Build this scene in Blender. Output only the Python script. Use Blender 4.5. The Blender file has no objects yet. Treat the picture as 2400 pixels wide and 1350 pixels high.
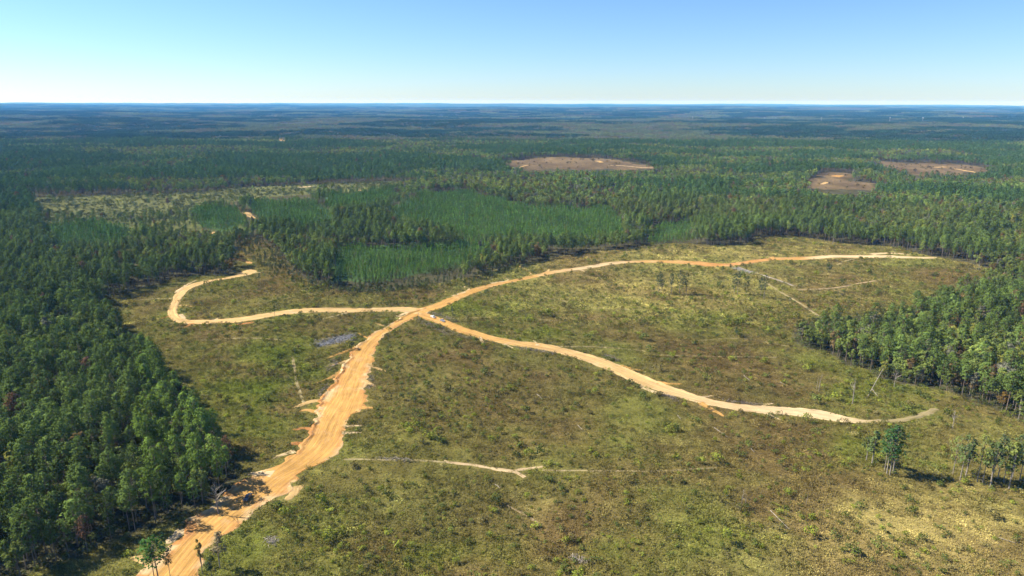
import bpy, math, random
import numpy as np
from mathutils import Matrix, Vector
random.seed(7)
RNG = np.random.default_rng(11)
SC = bpy.context.scene
COL = SC.collection
R = math.radians

# ------------------------------------------------------------------ camera
CAM_H = 170.0
PITCH = R(15.31)
ROLL = 0.0023
F = 1600.0                      # focal length in pixels of a 2400 wide frame
rx0 = np.array([1.0, 0, 0]); up0 = np.array([0, math.sin(PITCH), math.cos(PITCH)])
AX_R = math.cos(ROLL) * rx0 + math.sin(ROLL) * up0
AX_U = math.cos(ROLL) * up0 - math.sin(ROLL) * rx0
AX_F = np.array([0, math.cos(PITCH), -math.sin(PITCH)])
CAM = np.array([0, 0, CAM_H])
cam_d = bpy.data.cameras.new("camera"); cam = bpy.data.objects.new("camera", cam_d); COL.objects.link(cam)
cam_d.sensor_width = 36; cam_d.lens = 24.0; cam_d.clip_start = 1.0; cam_d.clip_end = 120000
m = Matrix(((AX_R[0], AX_U[0], -AX_F[0], 0), (AX_R[1], AX_U[1], -AX_F[1], 0), (AX_R[2], AX_U[2], -AX_F[2], CAM_H), (0, 0, 0, 1)))
cam.matrix_world = m
SC.camera = cam

# ------------------------------------------------------------------ light
SUN_EL = R(43.0)
SUN_AZ = R(-77.0)               # measured from +Y towards +X: the sun stands left, slightly ahead
sdir = Vector((math.sin(SUN_AZ) * math.cos(SUN_EL), math.cos(SUN_AZ) * math.cos(SUN_EL), math.sin(SUN_EL)))
W = bpy.data.worlds.new("World"); SC.world = W; W.use_nodes = True
wn = W.node_tree.nodes; wn.clear()
wo = wn.new("ShaderNodeOutputWorld"); wb = wn.new("ShaderNodeBackground"); ws = wn.new("ShaderNodeTexSky")
ws.sky_type = 'NISHITA'; ws.sun_disc = False
ws.sun_elevation = SUN_EL; ws.sun_rotation = SUN_AZ
ws.altitude = 100; ws.air_density = 0.95; ws.dust_density = 0.12; ws.ozone_density = 10.0
wb.inputs[1].default_value = 0.067
W.node_tree.links.new(ws.outputs[0], wb.inputs[0]); W.node_tree.links.new(wb.outputs[0], wo.inputs[0])
sl = bpy.data.lights.new("sun", 'SUN'); so = bpy.data.objects.new("sun", sl); COL.objects.link(so)
sl.energy = 4.9; sl.angle = R(0.53); sl.color = (1.0, 0.92, 0.78)
so.rotation_euler = sdir.to_track_quat('Z', 'Y').to_euler(); so.location = (-300, 100, 400)
SC.view_settings.view_transform = 'Standard'; SC.view_settings.look = 'None'
SC.view_settings.exposure = 1.35; SC.view_settings.gamma = 1.0; SC.view_settings.use_curve_mapping = False
SC.cycles.max_bounces = 4; SC.cycles.diffuse_bounces = 2; SC.cycles.glossy_bounces = 1
SC.cycles.transmission_bounces = 2; SC.cycles.volume_bounces = 1; SC.cycles.transparent_max_bounces = 4
SC.cycles.caustics_reflective = False; SC.cycles.caustics_refractive = False
SC.cycles.use_denoising = True

# ------------------------------------------------------------------ noise, terrain, projection
def _hash(ix, iy, s):
    h = (ix.astype(np.int64) * 374761393 + iy.astype(np.int64) * 668265263 + s * 974634777) & 0xffffffff
    h = ((h ^ (h >> 13)) * 1274126177) & 0xffffffff
    h = h ^ (h >> 16)
    return (h & 0xffffff) / float(0xffffff)
def noise(x, y, s=0):
    x = np.asarray(x, float); y = np.asarray(y, float)
    ix = np.floor(x); iy = np.floor(y); fx = x - ix; fy = y - iy
    fx = fx * fx * fx * (fx * (fx * 6 - 15) + 10); fy = fy * fy * fy * (fy * (fy * 6 - 15) + 10)
    a = _hash(ix, iy, s); b = _hash(ix + 1, iy, s); c = _hash(ix, iy + 1, s); d = _hash(ix + 1, iy + 1, s)
    return (a + (b - a) * fx + (c - a) * fy + (a - b - c + d) * fx * fy) * 2 - 1
def fbm(x, y, s=0, o=3):
    t = 0; a = 1; n = 0
    for k in range(o):
        t = t + a * noise(np.asarray(x) * 2 ** k, np.asarray(y) * 2 ** k, s + k * 17); n += a; a *= .5
    return t / n
def ss(a, b, x):
    t = np.clip((x - a) / (b - a), 0, 1); return t * t * (3 - 2 * t)
def Hgt(x, y):
    x = np.asarray(x, float); y = np.asarray(y, float)
    d = np.hypot(x, y)
    xr = x * .87 + y * .49; yr = y * .87 - x * .49
    h = 5.5 * noise(xr / 260 + 3.3, yr / 260 + .7, 1) + 3.3 * noise(xr / 105, yr / 105, 2) + .6 * noise(xr / 42, yr / 42, 3)
    far = ss(2600, 6000, d)
    h = h + far * (16 * noise(xr / 900, yr / 900, 4) + 22 * noise(x / 2600, y / 2600, 5))
    h = h + ss(9000, 20000, d) * 40 * noise(x / 7000, y / 4200, 6)
    return h
def project(P):
    V = np.asarray(P, float) - CAM
    dz = V @ AX_F; dz = np.where(dz < 1, 1, dz)
    return 1200 + F * (V @ AX_R) / dz, 675 - F * (V @ AX_U) / dz, dz
def at(px, py):
    px = np.asarray(px, float); py = np.asarray(py, float)
    D = (px[..., None] - 1200) / F * AX_R - (py[..., None] - 675) / F * AX_U + AX_F
    dz = np.minimum(D[..., 2], -0.004)
    h = np.zeros(px.shape)
    for _ in range(12):
        t = (h - CAM_H) / dz
        x = D[..., 0] * t; y = D[..., 1] * t
        h = .5 * h + .5 * Hgt(x, y)
    return np.stack([x, y, Hgt(x, y)], -1)
def at1(px, py):
    return at(np.array([px]), np.array([py]))[0]

# ------------------------------------------------------------------ object helpers
def tag(o, label=None, cat=None, group=None, kind=None):
    if label: o["label"] = label
    if cat: o["category"] = cat
    if group: o["group"] = group
    if kind: o["kind"] = kind
    return o
class Mesh:
    """collects quads, tubes and boxes with a material slot each"""
    def __init__(s): s.v = []; s.f = []; s.m = []; s.n = 0
    def add(s, V, Fc, mi=0):
        V = np.asarray(V, float); s.v.append(V)
        for f in Fc: s.f.append(tuple(int(i) + s.n for i in f)); s.m.append(mi)
        s.n += len(V)
    def cards(s, C, N, size, mi=0, asp=.7, rng=RNG):
        C = np.asarray(C, float); N = np.asarray(N, float); n = len(C)
        if n == 0: return
        size = np.broadcast_to(np.asarray(size, float), (n,))
        N = N / (np.linalg.norm(N, axis=1, keepdims=True) + 1e-9)
        a = rng.normal(size=(n, 3)); T = np.cross(N, a); T /= np.linalg.norm(T, axis=1, keepdims=True) + 1e-9
        B = np.cross(N, T)
        hx = T * (size * .5)[:, None]; hy = B * (size * .5 * asp)[:, None]
        k = rng.uniform(.5, 1, (n, 4, 1))
        V = np.stack([C - hx * k[:, 0] - hy * .3, C + hx * .2 - hy * k[:, 1], C + hx * k[:, 2] + hy * .25, C - hx * .15 + hy * k[:, 3]], 1).reshape(-1, 3)
        i = np.arange(n) * 4
        s.add(V, np.stack([i, i + 1, i + 2, i + 3], 1), mi)
    def tube(s, P, rad, mi=0, sides=5):
        P = np.asarray(P, float); n = len(P); V = []
        for k in range(n):
            t = P[min(k + 1, n - 1)] - P[max(k - 1, 0)]; t = t / (np.linalg.norm(t) + 1e-9)
            u = np.cross(t, [0.3, .9, .1] if abs(t[2]) > .5 else [0, 0, 1.]); u /= np.linalg.norm(u) + 1e-9; w = np.cross(t, u)
            for j in range(sides):
                a = 2 * math.pi * j / sides; V.append(P[k] + rad[k] * (math.cos(a) * u + math.sin(a) * w))
        Fc = [(k * sides + j, k * sides + (j + 1) % sides, (k + 1) * sides + (j + 1) % sides, (k + 1) * sides + j) for k in range(n - 1) for j in range(sides)]
        Fc.append(tuple(range(sides))[::-1]); Fc.append(tuple(range((n - 1) * sides, n * sides)))
        s.add(V, Fc, mi)
    def box(s, c, d, mi=0):
        c = np.asarray(c, float); d = np.asarray(d, float) / 2
        V = [c + d * np.array(q) for q in ((-1, -1, -1), (1, -1, -1), (1, 1, -1), (-1, 1, -1), (-1, -1, 1), (1, -1, 1), (1, 1, 1), (-1, 1, 1))]
        s.add(V, [(0, 3, 2, 1), (4, 5, 6, 7), (0, 1, 5, 4), (1, 2, 6, 5), (2, 3, 7, 6), (3, 0, 4, 7)], mi)
    def mesh(s, name, mats, smooth=False):
        me = bpy.data.meshes.new(name)
        V = np.concatenate(s.v) if s.v else np.zeros((0, 3))
        me.from_pydata(V.tolist(), [], s.f)
        for q in mats: me.materials.append(q)
        me.polygons.foreach_set("material_index", s.m)
        if smooth: me.polygons.foreach_set("use_smooth", [True] * len(me.polygons))
        me.update(); return me
    def build(s, name, mats, parent=None, smooth=False):
        o = bpy.data.objects.new(name, s.mesh(name, mats, smooth)); COL.objects.link(o); o.parent = parent; return o
def empty(name, loc, rz=0, sc=1):
    o = bpy.data.objects.new(name, None); COL.objects.link(o); o.location = tuple(loc); o.rotation_euler = (0, 0, rz)
    o.scale = (sc, sc, sc) if np.isscalar(sc) else sc
    o.empty_display_size = 1; return o

# ------------------------------------------------------------------ materials
def new_mat(name):
    q = bpy.data.materials.new(name); q.use_nodes = True; nt = q.node_tree; nt.nodes.clear()
    out = nt.nodes.new("ShaderNodeOutputMaterial"); return q, nt, out
def N(nt, t, **k):
    n = nt.nodes.new(t)
    for a, b in k.items(): setattr(n, a, b)
    return n
def val(nt, op, a, b=None):
    n = N(nt, "ShaderNodeMath", operation=op)
    for i, q in enumerate((a, b)):
        if q is None: continue
        if hasattr(q, "links"): nt.links.new(q, n.inputs[i])
        else: n.inputs[i].default_value = q
    return n.outputs[0]
def mulcol(nt, col, fac):
    n = N(nt, "ShaderNodeVectorMath", operation='SCALE'); nt.links.new(col, n.inputs[0]); nt.links.new(fac, n.inputs['Scale']); return n.outputs[0]
def noise_fac(nt, vec, scale, lo, hi, detail=2.0):
    t = N(nt, "ShaderNodeTexNoise"); t.inputs['Scale'].default_value = scale; t.inputs['Detail'].default_value = detail
    nt.links.new(vec, t.inputs['Vector'])
    r = N(nt, "ShaderNodeMapRange"); r.inputs[1].default_value = .3; r.inputs[2].default_value = .7
    r.inputs[3].default_value = lo; r.inputs[4].default_value = hi; nt.links.new(t.outputs[0], r.inputs[0]); return r.outputs[0]
def leaf_mat(name, scale=.5, lo=.7, hi=1.3, trans=.25):
    q, nt, out = new_mat(name)
    at_ = N(nt, "ShaderNodeAttribute", attribute_type='INSTANCER', attribute_name='tint')
    tc = N(nt, "ShaderNodeTexCoord")
    f = noise_fac(nt, tc.outputs['Object'], scale, lo, hi)
    c = mulcol(nt, at_.outputs['Color'], f)
    d = N(nt, "ShaderNodeBsdfDiffuse"); t = N(nt, "ShaderNodeBsdfTranslucent"); mx = N(nt, "ShaderNodeMixShader")
    nt.links.new(c, d.inputs[0]); nt.links.new(c, t.inputs[0]); mx.inputs[0].default_value = trans
    nt.links.new(d.outputs[0], mx.inputs[1]); nt.links.new(t.outputs[0], mx.inputs[2]); nt.links.new(mx.outputs[0], out.inputs[0])
    return q
def bark_mat(name, col):
    q, nt, out = new_mat(name); tc = N(nt, "ShaderNodeTexCoord")
    b = N(nt, "ShaderNodeBsdfPrincipled"); b.inputs['Roughness'].default_value = .9
    rgb = N(nt, "ShaderNodeRGB"); rgb.outputs[0].default_value = (*col, 1)
    nt.links.new(mulcol(nt, rgb.outputs[0], noise_fac(nt, tc.outputs['Object'], 3, .6, 1.35)), b.inputs['Base Color'])
    nt.links.new(b.outputs[0], out.inputs[0]); return q
def plain_mat(name, col, rough=.5, metal=0., spec=.5, coat=0.):
    q, nt, out = new_mat(name); tc = N(nt, "ShaderNodeTexCoord")
    b = N(nt, "ShaderNodeBsdfPrincipled"); b.inputs['Roughness'].default_value = rough; b.inputs['Metallic'].default_value = metal
    b.inputs['Specular IOR Level'].default_value = spec; b.inputs['Coat Weight'].default_value = coat
    rgb = N(nt, "ShaderNodeRGB"); rgb.outputs[0].default_value = (*col, 1)
    nt.links.new(mulcol(nt, rgb.outputs[0], noise_fac(nt, tc.outputs['Object'], 2.5, .9, 1.08)), b.inputs['Base Color'])
    nt.links.new(b.outputs[0], out.inputs[0]); return q
M_NEEDLE = leaf_mat("pine_needles", .45, .7, 1.3, .1)
M_LEAF = leaf_mat("broad_leaves", .4, .7, 1.3, .16)
M_GRASS = leaf_mat("weeds", .9, .6, 1.4, .3)
M_BARK = bark_mat("pine_bark", (.17, .13, .10))
M_PALE = bark_mat("pale_bark", (.25, .215, .17))
M_DEAD = bark_mat("weathered_wood", (.27, .235, .195))
M_ASH = bark_mat("ash_grey_wood", (.30, .30, .31))
M_STICK = bark_mat("slash_wood", (.20, .165, .135))

def ground_mat():
    q, nt, out = new_mat("ground_cover"); g = N(nt, "ShaderNodeNewGeometry")
    a = N(nt, "ShaderNodeAttribute", attribute_name='soil')
    f = val(nt, 'MULTIPLY', noise_fac(nt, g.outputs['Position'], .9, .72, 1.25, 3), noise_fac(nt, g.outputs['Position'], .16, .75, 1.25, 4))
    f = val(nt, 'MULTIPLY', f, noise_fac(nt, g.outputs['Position'], .03, .85, 1.15, 3))
    c = mulcol(nt, a.outputs['Color'], f)
    b = N(nt, "ShaderNodeBsdfDiffuse"); nt.links.new(c, b.inputs[0])
    bp = N(nt, "ShaderNodeBump"); bp.inputs['Strength'].default_value = .6; bp.inputs['Distance'].default_value = .6
    t = N(nt, "ShaderNodeTexNoise"); t.inputs['Scale'].default_value = .5; t.inputs['Detail'].default_value = 4; nt.links.new(g.outputs['Position'], t.inputs['Vector'])
    nt.links.new(t.outputs[0], bp.inputs['Height']); nt.links.new(bp.outputs[0], b.inputs['Normal'])
    nt.links.new(b.outputs[0], out.inputs[0]); return q
def road_mat():
    """bare sandy clay: 'soil' holds the soil colour, UV runs across / along the road in metres"""
    q, nt, out = new_mat("bare_clay"); g = N(nt, "ShaderNodeNewGeometry")
    a = N(nt, "ShaderNodeAttribute", attribute_name='soil')
    uv = N(nt, "ShaderNodeAttribute", attribute_name='track')
    mp = N(nt, "ShaderNodeMapping"); mp.inputs['Scale'].default_value = (1, .06, 1); nt.links.new(uv.outputs['Vector'], mp.inputs['Vector'])
    f = noise_fac(nt, mp.outputs[0], .55, .8, 1.16, 4)
    mp2 = N(nt, "ShaderNodeMapping"); mp2.inputs['Scale'].default_value = (1, .03, 1); nt.links.new(uv.outputs['Vector'], mp2.inputs['Vector'])
    f = val(nt, 'MULTIPLY', f, noise_fac(nt, mp2.outputs[0], 2.6, .74, 1.16, 2))
    f = val(nt, 'MULTIPLY', f, noise_fac(nt, g.outputs['Position'], .12, .88, 1.12, 4))
    f = val(nt, 'MULTIPLY', f, noise_fac(nt, g.outputs['Position'], 1.1, .92, 1.08, 3))
    c = mulcol(nt, a.outputs['Color'], f)
    pale = N(nt, "ShaderNodeMix", data_type='RGBA'); nt.links.new(c, pale.inputs[6]); pale.inputs[7].default_value = (.42, .31, .19, 1)
    t = N(nt, "ShaderNodeTexNoise"); t.inputs['Scale'].default_value = .09; t.inputs['Detail'].default_value = 6; t.inputs['Roughness'].default_value = .7; nt.links.new(g.outputs['Position'], t.inputs['Vector'])
    r = N(nt, "ShaderNodeMapRange"); r.inputs[1].default_value = .56; r.inputs[2].default_value = .75; r.inputs[3].default_value = 0; r.inputs[4].default_value = .5
    nt.links.new(t.outputs[0], r.inputs[0]); nt.links.new(r.outputs[0], pale.inputs[0])
    b = N(nt, "ShaderNodeBsdfDiffuse"); nt.links.new(pale.outputs[2], b.inputs[0])
    bp = N(nt, "ShaderNodeBump"); bp.inputs['Strength'].default_value = .5; bp.inputs['Distance'].default_value = .25
    nt.links.new(f, bp.inputs['Height']); nt.links.new(bp.outputs[0], b.inputs['Normal'])
    nt.links.new(b.outputs[0], out.inputs[0]); return q
M_GROUND = ground_mat(); M_ROAD = road_mat()

# ------------------------------------------------------------------ land cover, outlined as seen and carried to the ground
SX, SY, X0, Y0 = 2.0, 2.0, -800, 230          # raster step and origin
RW, RH = 2000, 660
CLEAR, PLANT, C_TAN, C_BROWN, OPENW, SAPL = 1, 2, 3, 4, 5, 6
cover = np.zeros((RH, RW), np.uint8)
roadmask = np.zeros((RH, RW), np.uint8)
def fill(arr, poly, v):
    P = np.asarray(poly, float); xs = (P[:, 0] - X0) / SX; ys = (P[:, 1] - Y0) / SY
    for r in range(max(0, int(ys.min())), min(RH, int(ys.max()) + 2)):
        yc = r + .5; y1 = np.roll(ys, -1); x1 = np.roll(xs, -1)
        m = (ys <= yc) != (y1 <= yc)
        if not m.any(): continue
        xi = np.sort(xs[m] + (yc - ys[m]) / (y1[m] - ys[m]) * (x1[m] - xs[m]))
        for a, b in zip(xi[::2], xi[1::2]): arr[r, max(0, int(round(a))):max(0, int(round(b)))] = v
def look(arr, px, py, default=0):
    i = np.floor((px - X0) / SX).astype(int); j = np.floor((py - Y0) / SY).astype(int)
    ok = (i >= 0) & (i < RW) & (j >= 0) & (j < RH)
    return np.where(ok, arr[np.clip(j, 0, RH - 1), np.clip(i, 0, RW - 1)], default)
CL = [(100, 1540), (60, 1345), (170, 1312), (250, 1272), (340, 1245), (425, 1208), (500, 1177), (540, 1150), (572, 1120), (560, 1095), (545, 1062), (525, 1020), (490, 985), (455, 945), (430, 910), (395, 880), (365, 838), (345, 800), (300, 788), (275, 775), (282, 748), (255, 725), (240, 702), (290, 688), (335, 676), (390, 662), (418, 651), (470, 648), (548, 643), (550, 622), (545, 600), (560, 575), (600, 560), (640, 580), (660, 605), (690, 640), (720, 662), (790, 680), (870, 688), (940, 680), (1010, 667), (1085, 655), (1150, 640), (1200, 622), (1240, 618), (1300, 607), (1367, 592), (1420, 585), (1467, 586), (1520, 575), (1600, 571), (1680, 577), (1740, 577), (1768, 566), (1775, 557), (1850, 553), (1900, 560), (1960, 570), (2080, 578), (2120, 585), (2160, 598), (2210, 605), (2260, 615), (2310, 628), (2330, 640), (2290, 655), (2240, 672), (2200, 690), (2150, 712), (2110, 728), (2050, 738), (1985, 742), (1900, 752), (1862, 768), (1858, 795), (1880, 815), (1950, 830), (1975, 855), (2035, 868), (2060, 888), (2110, 903), (2190, 910), (2240, 925), (2330, 960), (2400, 990), (2700, 1080), (3190, 1200), (3190, 1540)]
fill(cover, [(90, 478), (470, 468), (560, 490), (590, 545), (500, 565), (300, 560), (150, 575), (100, 540)], OPENW)
fill(cover, [(63, 463), (150, 461), (267, 458), (467, 450), (567, 440), (780, 430), (950, 425), (1000, 433), (870, 447), (760, 453), (690, 457), (560, 472), (460, 483), (330, 492), (200, 500), (100, 490)], C_TAN)
fill(cover, [(1173, 381), (1250, 371), (1400, 370), (1480, 380), (1540, 393), (1400, 398), (1300, 397), (1215, 395)], C_BROWN)
fill(cover, [(1880, 441), (1908, 418), (1922, 407), (2000, 407), (1997, 425), (2055, 430), (2050, 444), (1950, 444)], C_BROWN)
fill(cover, [(2025, 373), (2120, 382), (2240, 384), (2352, 399), (2290, 406), (2150, 413), (2110, 400)], C_BROWN)
for p in ([(900, 498), (987, 453), (1100, 446), (1135, 460), (1217, 480), (1333, 490), (1423, 487), (1457, 510), (1467, 540), (1350, 553), (1200, 545), (1133, 550), (1077, 553), (1033, 530), (980, 515)],
          [(1533, 530), (1600, 520), (1645, 528), (1600, 546), (1500, 550)],
          [(775, 600), (800, 583), (860, 578), (953, 570), (1067, 562), (1160, 567), (1153, 583), (1093, 600), (1083, 625), (1000, 640), (900, 660), (780, 660)],
          [(567, 473), (733, 474), (783, 498), (777, 515), (733, 525), (640, 520), (605, 500)],
          [(450, 487), (517, 480), (560, 492), (580, 520), (533, 545), (467, 530)],
          [(750, 460), (900, 445), (960, 440), (905, 468), (780, 482)],
          [(100, 530), (250, 520), (320, 545), (280, 562), (150, 568)]):
    fill(cover, p, PLANT)
fill(cover, CL, CLEAR)
BELT = np.zeros_like(cover)
for p in ([(835, 560), (930, 556), (1000, 563), (1060, 562), (1078, 578), (1000, 588), (860, 586)], [(700, 600), (775, 585), (790, 640), (770, 668), (705, 640)]): fill(BELT, p, 1)
SAPZ = [(545, 560), (600, 560), (690, 620), (800, 655), (1000, 640), (1210, 610), (1240, 640), (1100, 672), (900, 695), (760, 690), (650, 655), (560, 600)]

SAPM = np.zeros_like(cover); fill(SAPM, SAPZ, 1)
# ------------------------------------------------------------------ ground
def cover_tint(x, y, px, py):
    """dead-grass brown / olive / fresh green of the old clear-cut, as plant colours"""
    x = np.asarray(x, float)
    a = fbm(x / 75, y / 75, 21, 4); b = fbm(x / 26, y / 26, 31, 3); c = fbm(x / 9., y / 9., 41, 2)
    br = np.array([.180, .138, .050]); ol = np.array([.186, .190, .048]); gr = np.array([.145, .185, .026]); tan = np.array([.44, .375, .128])
    w = np.clip(.55 + 1.0 * a + .5 * b, 0, 1)[..., None]
    col = br * (1 - w) + ol * w
    def blob(cx, cy, rx, ry): return np.exp(-(((px - cx) / rx) ** 2 + ((py - cy) / ry) ** 2))
    g = np.clip(.9 * (.6 * blob(700, 820, 300, 50) + blob(1990, 1060, 120, 45) + blob(1500, 1290, 160, 40) + blob(1800, 1230, 170, 60) + blob(2060, 900, 90, 40) + blob(1000, 1000, 90, 40) + blob(900, 1290, 250, 60) + blob(1120, 715, 140, 28) + blob(1230, 770, 110, 25) + blob(620, 930, 160, 90) + blob(2380, 1150, 80, 25) + blob(1600, 735, 250, 30) * .6) * (.55 + 1.2 * b) + .5 * np.clip(b + a - .4, 0, 1), 0, 1)[..., None]
    col = col * (1 - g) + gr * g
    t = np.clip((blob(2150, 1270, 420, 130) + .8 * blob(1500, 680, 350, 70) + .7 * blob(1650, 590, 500, 25)) * (.75 + .3 * c + .7 * b), 0, 1)[..., None]
    col = col * (1 - .78 * t) + tan * (.78 * t)
    d = blob(1250, 900, 420, 70) * .6 + blob(1150, 1190, 500, 70) * .8
    d = np.clip(d * (.7 + .8 * b), 0, 1)[..., None]
    col = col * (1 - .45 * d) + np.array([.17, .125, .055]) * (.45 * d)
    return col * (1 + .22 * c[..., None])
def make_ground():
    na, nr = 620, 760
    ang = np.linspace(R(-82), R(82), na); rad = 15 * (47000 / 15) ** (np.linspace(0, 1, nr))
    rad = np.concatenate([np.linspace(15, 380, 40)[:-1], 380 * (47500 / 380) ** np.linspace(0, 1, nr)]); nr = len(rad)
    A, Q = np.meshgrid(ang, rad); x = Q * np.sin(A); y = Q * np.cos(A) - 250
    z = Hgt(x, y); P = np.stack([x, y, z], -1).reshape(-1, 3)
    px, py, dz = project(P)
    x = P[:, 0]; y = P[:, 1]; d = np.hypot(x, y); jf = ss(1300, 1800, d)
    cv = look(cover, px + jf * 34 * fbm(x / 60, y / 60, 126, 2), py + jf * 4 * fbm(x / 60, y / 60, 126, 2), 0)
    front = dz > 5
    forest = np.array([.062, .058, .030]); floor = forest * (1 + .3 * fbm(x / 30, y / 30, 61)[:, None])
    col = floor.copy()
    cl = (cv == CLEAR) | ((dz <= 230) & (py > 1300)) | ~front
    ct = cover_tint(x, y, px, py)
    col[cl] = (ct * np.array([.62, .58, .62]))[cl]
    tn = cv == C_TAN; col[tn] = (np.array([.100, .106, .040]) * (1 + .3 * fbm(x / 40, y / 90, 71)[:, None]))[tn]
    ow = cv == OPENW; col[ow] = (np.array([.082, .09, .032]) * (1 + .3 * fbm(x / 30, y / 30, 72)[:, None]))[ow]
    bn = cv == C_BROWN; col[bn] = (np.array([.118, .086, .046]) * (1 + .45 * fbm(x / 60, y / 120, 73)[:, None]))[bn]
    pl = cv == PLANT; col[pl] = np.array([.05, .085, .028])
    # far mosaic of woods (beyond the last single trees)
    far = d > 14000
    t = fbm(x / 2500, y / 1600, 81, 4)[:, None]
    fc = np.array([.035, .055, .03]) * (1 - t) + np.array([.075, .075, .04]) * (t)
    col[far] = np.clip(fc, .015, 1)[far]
    me = bpy.data.meshes.new("ground")
    i = (np.arange(nr - 1)[:, None] * na + np.arange(na - 1)[None]).reshape(-1)
    Fq = np.stack([i, i + 1, i + na + 1, i + na], 1)[:, ::-1]
    me.vertices.add(len(P)); me.vertices.foreach_set("co", P.reshape(-1))
    me.loops.add(Fq.size); me.loops.foreach_set("vertex_index", Fq.reshape(-1).astype(np.int32))
    me.polygons.add(len(Fq)); me.polygons.foreach_set("loop_start", (np.arange(len(Fq)) * 4).astype(np.int32))
    me.polygons.foreach_set("use_smooth", [True] * len(Fq))
    me.update(calc_edges=True)
    at_ = me.attributes.new("soil", 'FLOAT_COLOR', 'POINT')
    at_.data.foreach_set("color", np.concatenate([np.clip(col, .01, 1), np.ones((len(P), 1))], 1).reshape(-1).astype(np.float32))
    me.materials.append(M_GROUND)
    o = bpy.data.objects.new("ground", me); COL.objects.link(o)
    tag(o, "rolling cutover land and forest floor reaching the horizon", "ground", kind="structure")
make_ground()

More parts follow.
